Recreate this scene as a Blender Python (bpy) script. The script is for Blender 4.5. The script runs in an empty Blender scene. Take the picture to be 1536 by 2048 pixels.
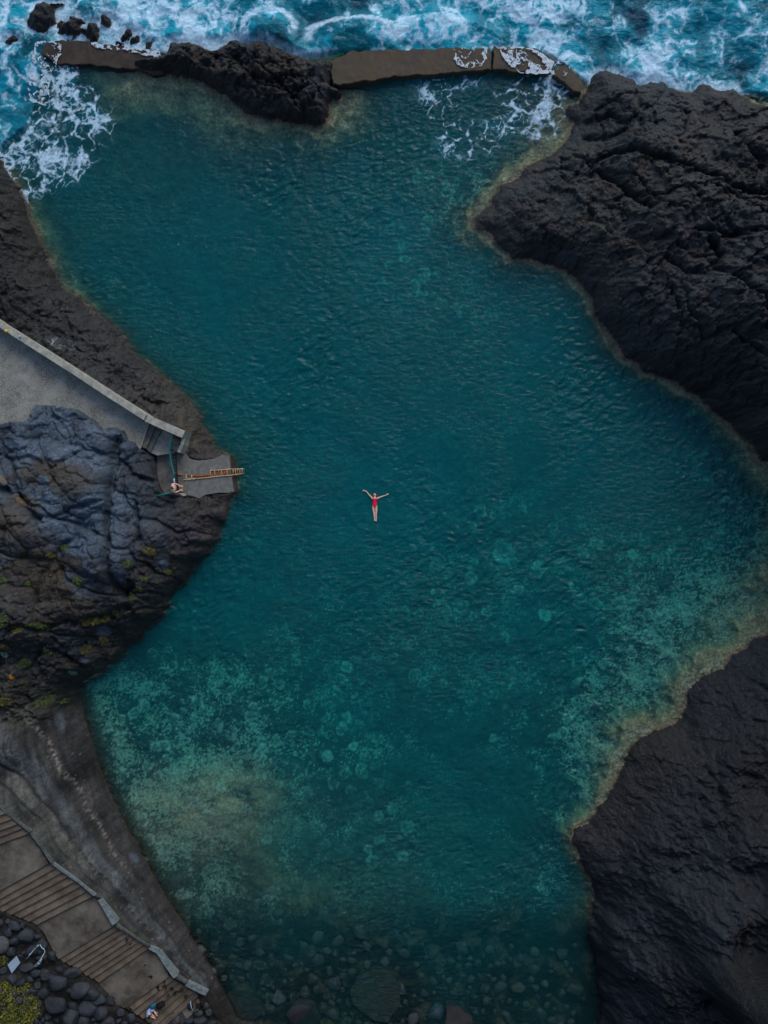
import bpy, bmesh, math, random
import numpy as np
from mathutils import Vector, Matrix, Quaternion
random.seed(7)
rng = np.random.RandomState(11)
sc = bpy.context.scene
COL = sc.collection

# ------------------------------------------------------------------ camera
CAMH = 60.0                      # height of the drone above the water, metres
PPM = 34.0                       # photo pixels per metre at water level
cam = bpy.data.cameras.new('camera')
cam.sensor_fit = 'VERTICAL'
cam.sensor_height = 24.0
cam.lens = 12.0 / ((1024.0 / PPM) / CAMH)
cam.clip_start = 0.5
cam.clip_end = 2000
camo = bpy.data.objects.new('camera', cam)
COL.objects.link(camo)
camo.location = (0, 0, CAMH)
sc.camera = camo

# ------------------------------------------------------------------ sky and sun
SUN_EL, SUN_AZ = math.radians(40), math.radians(20)     # azimuth from +Y (out to sea)
world = bpy.data.worlds.new('World')
sc.world = world
world.use_nodes = True
wn = world.node_tree.nodes
sky = wn.new('ShaderNodeTexSky')
sky.sky_type = 'NISHITA'
sky.sun_disc = False
sky.sun_elevation = SUN_EL
sky.sun_rotation = SUN_AZ
sky.air_density = 1.0
sky.dust_density = 1.0
sky.ozone_density = 1.2
bg = wn['Background']
bg.inputs['Strength'].default_value = 0.15
world.node_tree.links.new(sky.outputs['Color'], bg.inputs['Color'])
sun = bpy.data.lights.new('sun', 'SUN')
sun.energy = 1.0
sun.angle = math.radians(30)
sun.color = (1.0, 0.96, 0.88)
suno = bpy.data.objects.new('sun', sun)
COL.objects.link(suno)
sdir = Vector((math.sin(SUN_AZ) * math.cos(SUN_EL), math.cos(SUN_AZ) * math.cos(SUN_EL), math.sin(SUN_EL)))
suno.rotation_euler = sdir.to_track_quat('Z', 'Y').to_euler()
suno.location = (0, 60, 80)
sc.view_settings.view_transform = 'Standard'
sc.view_settings.look = 'None'
sc.view_settings.exposure = 0.14
sc.view_settings.gamma = 1.0
sc.cycles.max_bounces = 6
sc.cycles.transparent_max_bounces = 8
sc.cycles.caustics_reflective = False
sc.cycles.caustics_refractive = False

# ------------------------------------------------------------------ helpers
def W(px, py, z=0.0):
    """world x, y of the point at height z that stands at photo pixel (px, py)"""
    k = (CAMH - z) / CAMH
    return ((px - 768.0) / PPM * k, (1024.0 - py) / PPM * k)

def tag(o, label=None, cat=None, group=None, kind=None):
    if label: o['label'] = label
    if cat: o['category'] = cat
    if group: o['group'] = group
    if kind: o['kind'] = kind
    return o

def link(o, parent=None):
    COL.objects.link(o)
    if parent is not None: o.parent = parent
    return o

def empty(name, loc=(0, 0, 0), rz=0.0):
    o = bpy.data.objects.new(name, None)
    o.empty_display_size = 0.2
    o.location = loc
    o.rotation_euler = (0, 0, rz)
    return link(o)

def mesh_np(name, V, F, mat, smooth=True, attrs=None, cols=None):
    """V (n,3), F (m,k) arrays"""
    me = bpy.data.meshes.new(name)
    n, m, k = len(V), len(F), F.shape[1]
    me.vertices.add(n)
    me.vertices.foreach_set('co', np.ascontiguousarray(V, dtype=np.float32).ravel())
    me.loops.add(m * k)
    me.loops.foreach_set('vertex_index', np.ascontiguousarray(F, dtype=np.int32).ravel())
    me.polygons.add(m)
    me.polygons.foreach_set('loop_start', np.arange(0, m * k, k, dtype=np.int32))
    try: me.polygons.foreach_set('loop_total', np.full(m, k, dtype=np.int32))
    except Exception: pass
    me.polygons.foreach_set('use_smooth', np.full(m, smooth, dtype=bool))
    me.update(calc_edges=True)
    for a, v in (attrs or {}).items():
        at = me.attributes.new(a, 'FLOAT', 'POINT')
        at.data.foreach_set('value', np.ascontiguousarray(v, dtype=np.float32))
    for a, v in (cols or {}).items():
        at = me.attributes.new(a, 'FLOAT_COLOR', 'POINT')
        c = np.ones((n, 4), dtype=np.float32); c[:, :3] = v
        at.data.foreach_set('color', c.ravel())
    if mat: me.materials.append(mat)
    return me

class MB:
    def __init__(s): s.v = []; s.f = []
    def quadprism(s, top, bot):
        n = len(top); b = len(s.v)
        s.v += [tuple(p) for p in top] + [tuple(p) for p in bot]
        s.f.append(tuple(range(b, b + n)))
        s.f.append(tuple(range(b + 2 * n - 1, b + n - 1, -1)))
        for i in range(n):
            j = (i + 1) % n
            s.f.append((b + i, b + n + i, b + n + j, b + j))
    def box(s, c, size, rot=None):
        R = rot or Matrix.Identity(3)
        hx, hy, hz = size[0] / 2, size[1] / 2, size[2] / 2
        P = [Vector(c) + R @ Vector(q) for q in ((-hx, -hy, hz), (hx, -hy, hz), (hx, hy, hz), (-hx, hy, hz))]
        Q = [Vector(c) + R @ Vector(q) for q in ((-hx, -hy, -hz), (hx, -hy, -hz), (hx, hy, -hz), (-hx, hy, -hz))]
        s.quadprism(P, Q)
    def tube(s, pts, r, n=8):
        pts = [Vector(p) for p in pts]; b = len(s.v); N = len(pts)
        for i, p in enumerate(pts):
            d = (pts[min(i + 1, N - 1)] - pts[max(i - 1, 0)]).normalized()
            a = d.cross(Vector((0, 0, 1)))
            if a.length < 1e-3: a = Vector((1, 0, 0))
            a.normalize(); c = d.cross(a)
            rr = r[i] if isinstance(r, (list, tuple)) else r
            for k in range(n):
                t = 2 * math.pi * k / n
                s.v.append(tuple(p + a * (rr * math.cos(t)) + c * (rr * math.sin(t))))
        for i in range(N - 1):
            for k in range(n):
                k2 = (k + 1) % n
                s.f.append((b + i * n + k, b + i * n + k2, b + (i + 1) * n + k2, b + (i + 1) * n + k))
        s.f.append(tuple(b + k for k in range(n - 1, -1, -1)))
        s.f.append(tuple(b + (N - 1) * n + k for k in range(n)))
    def build(s, name, mat, parent=None, smooth=False, bevel=0.0):
        me = bpy.data.meshes.new(name)
        me.from_pydata(s.v, [], s.f)
        bm = bmesh.new(); bm.from_mesh(me)
        bmesh.ops.recalc_face_normals(bm, faces=bm.faces)
        if bevel > 0:
            bmesh.ops.bevel(bm, geom=[e for e in bm.edges if e.calc_face_angle(0) > 0.5], offset=bevel, segments=2, affect='EDGES')
        bm.to_mesh(me); bm.free()
        for p in me.polygons: p.use_smooth = smooth
        me.materials.append(mat)
        return link(bpy.data.objects.new(name, me), parent)

# ------------------------------------------------------------------ noise
_P = np.random.RandomState(3).permutation(1024).astype(np.int32)
_G = np.stack([np.cos(np.arange(64) * 2 * np.pi / 64), np.sin(np.arange(64) * 2 * np.pi / 64)], 1).astype(np.float32)
def _h(i, j, s=0):
    return _P[(_P[(i + s * 131) & 1023] + j) & 1023]
def perlin(x, y, seed=0):
    xi = np.floor(x).astype(np.int32); yi = np.floor(y).astype(np.int32)
    xf = (x - xi).astype(np.float32); yf = (y - yi).astype(np.float32)
    u = xf * xf * xf * (xf * (xf * 6 - 15) + 10); v = yf * yf * yf * (yf * (yf * 6 - 15) + 10)
    def g(a, b):
        q = _G[_h(xi + a, yi + b, seed) & 63]
        return q[..., 0] * (xf - a) + q[..., 1] * (yf - b)
    n00, n10, n01, n11 = g(0, 0), g(1, 0), g(0, 1), g(1, 1)
    a = n00 + u * (n10 - n00); b = n01 + u * (n11 - n01)
    return (a + v * (b - a)) * 1.5
def fbm(x, y, oct=4, seed=0, gain=0.5, lac=2.03):
    t = 0; a = 1.0; s = 0
    for o in range(oct):
        t = t + a * perlin(x, y, seed + o); s += a
        x = x * lac + 13.7; y = y * lac - 7.3; a *= gain
    return t / s * 1.3
def ridged(x, y, oct=4, seed=0, gain=0.5):
    t = 0; a = 1.0; s = 0
    for o in range(oct):
        t = t + a * (1 - np.abs(perlin(x, y, seed + o)) * 1.6); s += a
        x = x * 2.07 + 5.1; y = y * 2.07 + 9.2; a *= gain
    return t / s
def voronoi(x, y, seed=0, jit=0.95):
    """F1, F2, hash of nearest cell, offset vector to it"""
    xi = np.floor(x).astype(np.int32); yi = np.floor(y).astype(np.int32)
    f1 = np.full(x.shape, 9.0, np.float32); f2 = f1.copy()
    hid = np.zeros(x.shape, np.int32); ox = np.zeros(x.shape, np.float32); oy = ox.copy()
    for a in (-1, 0, 1):
        for b in (-1, 0, 1):
            h = _h(xi + a, yi + b, seed); h2 = _P[(h + 517) & 1023]
            dx = (xi + a + 0.5 + (h / 1024.0 - 0.5) * jit - x).astype(np.float32)
            dy = (yi + b + 0.5 + (h2 / 1024.0 - 0.5) * jit - y).astype(np.float32)
            d = np.sqrt(dx * dx + dy * dy)
            m = d < f1
            f2 = np.where(m, f1, np.minimum(f2, d))
            f1 = np.where(m, d, f1); hid = np.where(m, h, hid)
            ox = np.where(m, dx, ox); oy = np.where(m, dy, oy)
    return f1, f2, hid, ox, oy
def sstep(a, b, x):
    t = np.clip((x - a) / (b - a), 0, 1)
    return t * t * (3 - 2 * t)
def lerp(a, b, t): return a + (b - a) * t

# ------------------------------------------------------------------ traced outlines (photo pixels)
MAIN = [(-5000, -300), (-700, 200), (-260, 255), (-120, 290), (0, 322), (22, 352), (45, 388), (60, 425), (76, 472), (100, 530), (128, 578), (165, 603), (203, 640), (238, 668),
 (256, 695), (285, 722), (315, 747), (345, 772), (375, 802), (398, 832), (412, 870), (432, 897), (447, 912), (462, 918), (468, 950), (470, 985), (458, 1010),
 (441, 1060), (426, 1092), (408, 1118), (388, 1134), (368, 1152), (350, 1188), (338, 1215), (312, 1240), (290, 1265), (262, 1290), (232, 1318), (208, 1342), (176, 1358), (158, 1368),
 (160, 1400), (168, 1430), (182, 1480), (203, 1545), (236, 1622), (280, 1702), (330, 1792), (380, 1868), (420, 1930), (445, 1975), (478, 2040),
 (560, 2066), (700, 2072), (850, 2068), (1000, 2076), (1120, 2080), (1198, 2080),
 (1203, 2000), (1196, 1950), (1186, 1900), (1182, 1850), (1183, 1818), (1196, 1800), (1181, 1762), (1160, 1722), (1140, 1682), (1146, 1664), (1182, 1640), (1210, 1600), (1240, 1542),
 (1262, 1492), (1300, 1462), (1350, 1452), (1368, 1420), (1382, 1372), (1420, 1340), (1450, 1332), (1478, 1302), (1536, 1262), (1566, 1215), (1572, 1130), (1582, 1040), (1562, 975),
 (1540, 932), (1510, 905), (1480, 872), (1440, 832), (1392, 792), (1332, 757), (1290, 742), (1252, 712), (1217, 672), (1196, 632), (1180, 592), (1152, 552), (1122, 535),
 (1075, 522), (1030, 515), (1006, 500), (986, 472), (955, 456), (951, 436), (978, 412), (986, 392), (1030, 352), (1080, 320), (1120, 297), (1140, 275), (1146, 240), (1132, 236), (1136, 218), (1160, 215),
 (1172, 182), (1186, 152), (1208, 143), (1238, 148), (1262, 158), (1284, 171), (1300, 163), (1330, 158), (1334, 175), (1382, 186), (1398, 172), (1420, 166), (1440, 180), (1470, 176), (1480, 192), (1505, 200),
 (1536, 214), (1640, 232), (2200, 260), (5000, -300), (5000, 7000), (-5000, 7000)]
OUTCROP = [(268, 128), (300, 120), (330, 112), (338, 88), (368, 84), (398, 94), (428, 102), (446, 88), (466, 80), (484, 88), (500, 94), (520, 86), (545, 92), (580, 106), (600, 118), (622, 122), (664, 122),
 (668, 150), (664, 172), (680, 184), (684, 198), (662, 200), (658, 225), (650, 246), (632, 252), (600, 244), (562, 244), (520, 237), (490, 226), (462, 202), (432, 186), (402, 166), (372, 156), (330, 150), (270, 140)]
SEAROCKS = [(88, 34, 26, 24), (143, 58, 24, 17), (182, 66, 15, 13), (216, 38, 12, 14), (118, 12, 10, 6), (252, 72, 11, 7), (302, 96, 9, 10), (22, 84, 10, 8), (245, 92, 10, 6), (272, 82, 9, 7)]
# land height control points: photo pixel, height
HC = [(-400, 300, 3), (0, 400, 2.4), (-60, 500, 3.2), (60, 520, 1.8), (0, 560, 3.0), (120, 640, 2.2), (200, 700, 1.9), (150, 705, 2.4), (250, 770, 2.0), (300, 800, 2.0), (385, 862, 2.5), (376, 885, 2.6), (405, 890, 1.6),
 (-100, 700, 3.2), (50, 740, 3.1), (30, 880, 4.3), (95, 840, 3.9), (140, 840, 3.8), (190, 880, 4.2), (245, 890, 3.7), (290, 920, 3.0), (290, 960, 3.2), (260, 960, 4.0), (100, 950, 5.4), (180, 980, 5.3), (50, 1050, 6.2), (200, 1120, 5.3), (300, 1070, 4.0),
 (330, 1010, 2.9), (390, 1020, 2.3), (430, 1010, 1.8), (360, 1090, 2.6), (0, 1250, 6.2), (150, 1220, 4.7), (250, 1200, 3.6), (230, 1280, 2.2), (0, 1380, 5.0), (90, 1350, 3.6), (-300, 1000, 10), (-300, 1350, 9), (-700, 1000, 16), (-700, 1600, 14),
 (158, 1420, 1.0), (110, 1450, 2.4), (60, 1440, 3.8), (0, 1500, 4.7), (180, 1560, 1.1), (90, 1560, 3.2), (40, 1600, 4.4), (100, 1700, 4.0), (160, 1660, 2.4), (215, 1650, 1.1), (170, 1760, 3.2), (230, 1740, 2.0), (210, 1800, 2.5), (280, 1790, 1.2), (270, 1860, 2.0), (320, 1850, 1.1), (340, 1925, 1.3), (390, 1970, 0.9), (410, 1990, 0.75),
 (-40, 1750, 4.6), (-100, 1900, 5), (0, 1860, 3.6), (60, 1890, 3.0), (0, 2000, 3.8), (100, 1960, 2.7), (180, 2010, 2.0), (140, 2060, 2.3), (240, 2070, 1.4), (320, 2070, 0.7), (400, 2040, 0.45), (0, 2100, 3.8),
 (500, 2100, 0.35), (700, 2100, 0.3), (900, 2100, 0.3), (1100, 2105, 0.4),
 (1180, 1690, 1.3), (1240, 1640, 1.9), (1300, 1550, 2.3), (1400, 1450, 2.5), (1500, 1320, 1.8), (1440, 1400, 2.0), (1350, 1700, 4.2), (1500, 1550, 4.4), (1536, 1420, 3.0), (1300, 1900, 4.8), (1230, 1800, 3.0), (1500, 1900, 7.5), (1500, 1750, 6), (1250, 2030, 4.2), (1400, 2040, 7.0), (1700, 1500, 9), (1620, 1120, 12), (1640, 1000, 12), (1600, 1200, 5), (1750, 1150, 15), (1700, 1900, 13), (1700, 2200, 18),
 (1640, 900, 8), (1000, 430, 1.2), (975, 445, 0.8), (1060, 400, 1.7), (1100, 460, 2.4), (1160, 340, 2.2), (1180, 250, 1.2), (1220, 200, 1.7), (1300, 300, 3.3), (1400, 420, 5), (1536, 300, 3.8), (1536, 600, 7.0), (1300, 560, 4.3), (1230, 520, 3.2), (1380, 680, 5.2), (1500, 830, 4.8),
 (1300, 700, 3.0), (1450, 210, 1.6), (1350, 210, 1.9), (1800, 600, 11), (1800, 300, 7), (2400, 800, 16)]
# water depth control points: photo pixel, depth, width of the shallow shelf at the shore
DC = [(768, 1024, 4.2, .3), (450, 450, 3.0, .3), (200, 450, 2.6, .25), (90, 470, 1.8, .3), (330, 640, 3.2, .25), (450, 800, 3.6, .2), (500, 950, 3.4, .2), (430, 1180, 3.6, .1), (280, 1400, 2.2, .1), (350, 1450, 1.9, .1),
 (240, 1500, 1.5, .15), (320, 1600, .95, .2), (430, 1650, .75, .2), (500, 1560, 1.2, .2), (400, 1780, .9, .1), (520, 1760, 1.0, .1), (600, 1500, 2.3, .2), (620, 1680, 1.8, .2), (760, 1700, 2.1, .2), (900, 1600, 3.2, .2), (700, 1400, 3.0, .2), (950, 1750, 2.8, .2),
 (600, 1850, 1.0, .2), (500, 1900, .7, .2), (700, 1930, .6, .2), (900, 1900, 1.1, .2), (1000, 1980, .7, .2), (600, 1990, .33, .2), (800, 1990, .35, .2), (1150, 1900, 1.0, .1), (1150, 1980, .7, .1), (1100, 1750, 2.3, .1), (1000, 1850, 1.1, .1),  # lower right made shallow so the darkened bed shows through as shade
 (1120, 1580, 2.6, .5), (1180, 1500, 1.9, 1.2), (1230, 1420, 1.9, 1.2), (1300, 1350, 1.8, 1.3), (1330, 1220, 2.0, 1.5), (1420, 1240, 1.5, 1.5), (1500, 1200, 1.3, 1.6), (1400, 1050, 3.2, .6), (1490, 1000, 2.0, .8), (1000, 1300, 3.0, .2), (1000, 1150, 3.2, .2), (1150, 1250, 3.2, .2),
 (1300, 950, 4.0, .35), (1200, 750, 4.0, .5), (1080, 580, 3.6, .55), (1000, 500, 3.0, .7), (940, 430, 2.6, .9), (1000, 360, 2.0, 1.0), (1090, 290, 1.3, 1.2), (800, 500, 3.8, .3), (700, 350, 3.2, .8), (900, 240, 2.4, .9), (1040, 210, 1.6, .9), (850, 180, 2.6, .4), (700, 230, 1.0, 1.3),
 (600, 280, 1.7, .8), (450, 230, 1.3, .8), (330, 190, .75, .8), (230, 170, .6, .8), (160, 200, 1.2, .5), (300, 270, 2.0, .5), (100, 250, 2.0, .3), (30, 250, 2.6, .2),
 (100, -20, 3, .2), (500, 0, 5, .2), (900, 0, 6, .2), (1400, 50, 6, .2), (700, -800, 12, .3), (-300, 100, 5, .3)]

def polyline_world(P, z=0): return np.array([W(p[0], p[1], z) for p in P])
def polysdf(poly, X, Y):
    """signed distance, positive inside"""
    n = len(poly); d2 = np.full(X.shape, 1e12); ins = np.zeros(X.shape, bool)
    for i in range(n):
        ax, ay = poly[i]; bx, by = poly[(i + 1) % n]
        ex, ey = bx - ax, by - ay
        t = np.clip(((X - ax) * ex + (Y - ay) * ey) / (ex * ex + ey * ey + 1e-12), 0, 1)
        d2 = np.minimum(d2, (X - ax - t * ex) ** 2 + (Y - ay - t * ey) ** 2)
        c = ((ay > Y) != (by > Y))
        if c.any():
            xx = ax + (Y - ay) / (ey if abs(ey) > 1e-9 else 1e-9) * ex
            ins ^= c & (X < xx)
    d = np.sqrt(d2)
    return np.where(ins, d, -d)
def linedist(P, X, Y):
    d2 = np.full(X.shape, 1e12)
    for (ax, ay), (bx, by) in zip(P[:-1], P[1:]):
        ex, ey = bx - ax, by - ay
        t = np.clip(((X - ax) * ex + (Y - ay) * ey) / (ex * ex + ey * ey + 1e-12), 0, 1)
        d2 = np.minimum(d2, (X - ax - t * ex) ** 2 + (Y - ay - t * ey) ** 2)
    return np.sqrt(d2)
def idw(pts, vals, X, Y, p=3.2, soft=0.5):
    num = 0; den = 0
    for (x, y), v in zip(pts, vals):
        w = 1.0 / ((X - x) ** 2 + (Y - y) ** 2 + soft * soft) ** (p / 2)
        num = num + w[..., None] * np.asarray(v, dtype=np.float64) if np.ndim(v) else num + w * v
        den = den + w
    return num / (den[..., None] if np.ndim(vals[0]) else den)

# coarse fields, sampled bilinearly on the fine grid
CX = np.arange(-60, 60.01, 0.25); CY = np.arange(-60, 60.01, 0.25)
CGX, CGY = np.meshgrid(CX, CY)
def csample(F, x, y):
    u = np.clip((x + 60) / 0.25, 0, len(CX) - 1.001); v = np.clip((y + 60) / 0.25, 0, len(CY) - 1.001)
    i = u.astype(np.int32); j = v.astype(np.int32); fu = u - i; fv = v - j
    if F.ndim == 3: fu = fu[..., None]; fv = fv[..., None]
    return (F[j, i] * (1 - fu) + F[j, i + 1] * fu) * (1 - fv) + (F[j + 1, i] * (1 - fu) + F[j + 1, i + 1] * fu) * fv
c_main = polysdf(polyline_world(MAIN), CGX, CGY)
c_out = polysdf(polyline_world(OUTCROP), CGX, CGY)
c_h = idw([W(p[0], p[1], p[2]) for p in HC], [p[2] for p in HC], CGX, CGY)
c_d = idw([W(p[0], p[1]) for p in DC], [(p[2], p[3]) for p in DC], CGX, CGY, soft=0.8)

# ------------------------------------------------------------------ fine grid
STEP = 0.056
def axis(lo, hi):
    a = np.arange(lo, hi + 1e-6, STEP); up = []; dn = []; s = STEP; q = a[-1]
    while q < 420: s *= 1.075; q += s; up.append(q)
    s = STEP; q = a[0]
    while q > -420: s *= 1.075; q -= s; dn.append(q)
    return np.array(dn[::-1] + list(a) + up)
XS = axis(-23.6, 23.6); YS = axis(-31.2, 31.2)
X, Y = np.meshgrid(XS, YS)
NY, NX = X.shape
PX0 = 768 + X * PPM; PY0 = 1024 - Y * PPM
w1x = fbm(X * 0.9, Y * 0.9, 4, 21) ; w1y = fbm(X * 0.9 + 40, Y * 0.9 + 40, 4, 25)
# smoother edge where the wall of poured concrete meets the pool
tidy = sstep(1340, 1390, PY0) * sstep(500, 430, PX0)
tidy = np.maximum(tidy, sstep(1.6, 1.0, np.hypot((PX0 - 465) / 34, (PY0 - 948) / 34)))
wa = lerp(0.28, 0.05, tidy)
xw = X + w1x * wa; yw = Y + w1y * wa
sd = csample(c_main, xw, yw)
sdo = csample(c_out, X + w1x * 0.22, Y + w1y * 0.22)
sdr = np.full(X.shape, -1e3)
for (a, b, ra, rb) in SEAROCKS:
    x0, y0 = W(a, b)
    q = (1.1 - np.hypot((X + w1x * .55 - x0) / (ra / PPM), (Y + w1y * .55 - y0) / (rb / PPM))) * min(ra, rb) / PPM
    sdr = np.maximum(sdr, q)
Hc = csample(c_h, X, Y)
# land rises far beyond the frame: unseen cliffs round the cove, the south one raised to shade the pool
shade_cliff = sstep(-31.6, -35.5, Y) * sstep(-60, -20, X)
Hc = Hc + shade_cliff * 50 + sstep(25, 40, X) * sstep(20, 0, Y) * 10
HcO = 1.9 + 0 * X

# ---- rock relief
def block_relief(scale, seed, tilt, warp, ang=0.5, asp=1.6):
    ca, sa = math.cos(ang), math.sin(ang)
    u = (X * ca + Y * sa) / scale / asp; v = (-X * sa + Y * ca) / scale
    u = u + warp * fbm(X / scale * 0.8, Y / scale * 0.8, 3, seed + 5); v = v + warp * fbm(X / scale * 0.8 + 9, Y / scale * 0.8 - 4, 3, seed + 7)
    f1, f2, hid, ox, oy = voronoi(u, v, seed)
    r = (hid % 97) / 97.0 - 0.5; gx = (hid % 53) / 53.0 - 0.5; gy = (hid % 31) / 31.0 - 0.5
    plane = r * 0.8 + (gx * ox + gy * oy) * tilt
    crack = 1 - (1 - sstep(0.0, 0.10, f2 - f1)) * sstep(-.35, .45, fbm(X / scale * .35 + seed, Y / scale * .35, 3, seed + 9))
    return plane, crack, f1, f2
b1, c1, f1a, f2a = block_relief(2.9, 1, 1.5, 0.45, -0.55, 1.7)
b2, c2, f1b, f2b = block_relief(0.95, 2, 1.6, 0.5, -0.4, 1.5)
b3, c3, f1c, f2c = block_relief(0.36, 3, 1.5, 0.4, 0.3, 1.3)
b4, c4, f1d, f2d = block_relief(0.17, 4, 1.4, 0.4, -.2, 1.4)
rg = ridged(X * 0.55, Y * 0.55, 5, 41) - 0.6
fb = fbm(X * 0.35, Y * 0.35, 5, 51)
fine = fbm(X * 2.6, Y * 2.6, 4, 61)
rg2 = ridged(X * 1.9, Y * 1.9, 4, 47, .6) - .6
blocky = 0.30 * b1 + 0.36 * b2 + 0.19 * b3 + .07 * b4 - 0.34 * (1 - c1) - 0.22 * (1 - c2) - 0.10 * (1 - c3) - .035 * (1 - c4) + 0.20 * rg + .16 * rg2 + 0.22 * fb + 0.12 * fine
pil = (1 - np.clip(f1a, 0, 1) ** 2) * 0.5 + (1 - np.clip(f1b, 0, 1) ** 2) * 0.34 - 0.25 * (1 - sstep(0, .12, f2a - f1a)) - 0.12 * (1 - sstep(0, .14, f2b - f1b)) + (1 - np.clip(f1c, 0, 1) ** 2) * 0.07 + 0.07 * fine + .06 * rg2 + .04 * b3 + 0.18 * rg
smooth_r = 0.5 * fb + 0.26 * (rg) + 0.10 * fine + 0.26 * b1 + .20 * b2 + .09 * b3 + .03 * b4 + .16 * rg2 - .12 * (1 - c2) - .04 * (1 - c3) - 0.12 * (1 - c1) * sstep(0.1, .5, fbm(X * .2, Y * .2, 2, 77))
# strata on the shore slopes: thin tilted ledges
sa_ = np.sin((X * 0.55 + Y * 0.85) * 3.3 + 3.2 * fbm(X * 0.4, Y * 0.4, 3, 81))
strata = np.abs(sa_) * 0.12

def reg(px, py, rx, ry, soft=0.35):
    return sstep(1 + soft, 1 - soft, np.hypot((PX0 - px) / rx, (PY0 - py) / ry))
w_pil = np.clip(reg(110, 1000, 250, 220), 0, 1)
w_smo = np.clip(sstep(1180, 1300, PY0) * sstep(1050, 1150, PX0), 0, 1)
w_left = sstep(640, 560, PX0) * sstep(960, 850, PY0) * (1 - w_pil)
w_bed = sstep(1395, 1440, PY0) * sstep(640, 560, PX0)
relief = blocky * (1 - w_smo) + smooth_r * w_smo
relief = lerp(relief, pil * 0.9 - 0.3, w_pil)
relief = lerp(relief, relief * 1.0 + strata + 0.10 * fb, w_left * 0.85)

# ---- stair and terrace outlines, the land is cut down below them
FL = dict(
 A=([(8, 1628), (22, 1639), (34, 1649), (45, 1657), (58, 1667)], [(-60, 1655), (-60, 1668), (-60, 1683), (-60, 1697), (-60, 1710)]),
 B=([(98, 1727), (110, 1737), (124, 1745), (137, 1753), (151, 1763), (163, 1772), (175, 1782), (187, 1792)], [(-34, 1801), (-22, 1811), (-10, 1818), (5, 1824), (22, 1830), (40, 1837), (57, 1844), (73, 1850)]),
 C=([(227, 1852), (238, 1858), (249, 1864), (259, 1870), (269, 1876), (279, 1883), (289, 1889), (300, 1895)], [(117, 1919), (128, 1926), (140, 1932), (151, 1939), (162, 1945), (173, 1952), (184, 1958), (197, 1966)]),
 D=([(338, 1954), (347, 1960), (356, 1966), (366, 1972), (376, 1978), (387, 1984), (398, 1991)], [(250, 2017), (262, 2024), (274, 2031), (286, 2038), (298, 2046), (310, 2053), (322, 2060)]))
RISE = 0.155
zz = 5.0; STZ = {}; stair_ctrl = []
for k in 'ABCD':
    STZ[k] = []
    for r, l in zip(*FL[k]):
        STZ[k].append(zz)
        stair_ctrl += [(r[0], r[1], zz), (l[0], l[1], zz), ((r[0] + l[0]) / 2, (r[1] + l[1]) / 2, zz)]
        zz -= RISE
stair_end_z = zz
STAIR_POLY = [(-90, 1590), (0, 1622), (58, 1667), (98, 1727), (187, 1792), (205, 1800), (227, 1850), (300, 1895), (318, 1908), (338, 1952), (400, 1990), (380, 2030), (322, 2062), (250, 2020), (197, 1966), (117, 1919), (73, 1850), (40, 1838), (-34, 1803), (-90, 1780)]
def zmid(p): return min(((p[0] - q[0]) ** 2 + (p[1] - q[1]) ** 2, q[2]) for q in stair_ctrl)[1]
sp_w = np.array([W(p[0], p[1], zmid(p)) for p in STAIR_POLY])
c_st = polysdf(sp_w, CGX, CGY)
c_sz = idw([W(p[0], p[1], p[2]) for p in stair_ctrl], [p[2] for p in stair_ctrl], CGX, CGY, p=4)
sdst = csample(c_st, X, Y); szt = csample(c_sz, X, Y)
TZ = 3.2
TERR_POLY = [(-700, 250), (-150, 556), (0, 655), (150, 752), (289, 842), (300, 848), (290, 895), (279, 891), (256, 882), (250, 864), (228, 854), (209, 864), (193, 843), (157, 820), (122, 817), (104, 812), (77, 815), (67, 845), (27, 850), (0, 858), (-200, 900), (-700, 800)]
sdt = csample(polysdf(np.array([W(p[0], p[1], TZ) for p in TERR_POLY]), CGX, CGY), X + w1x * .12, Y + w1y * .12)
# small steps and bathing platform
PLAT_POLY = [(284, 847), (300, 846), (368, 868), (362, 900), (375, 915), (398, 921), (446, 908), (458, 910), (468, 984), (455, 987), (412, 989), (399, 997), (385, 992), (368, 990), (328, 988), (319, 972), (312, 947), (310, 915), (300, 905), (280, 893)]
sdp = csample(polysdf(np.array([W(p[0], p[1], 2.2 if p[0] < 400 else 1.0) for p in PLAT_POLY]), CGX, CGY), X + w1x * .1, Y + w1y * .1)
platz = np.where(PX0 * 1.0 < 375, 2.2, np.clip(2.2 - (PX0 - 372) / 100.0 * 1.9, 0.2, 2.2))
platz = np.where(PY0 < 905, np.maximum(platz, 2.2), platz)

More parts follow.
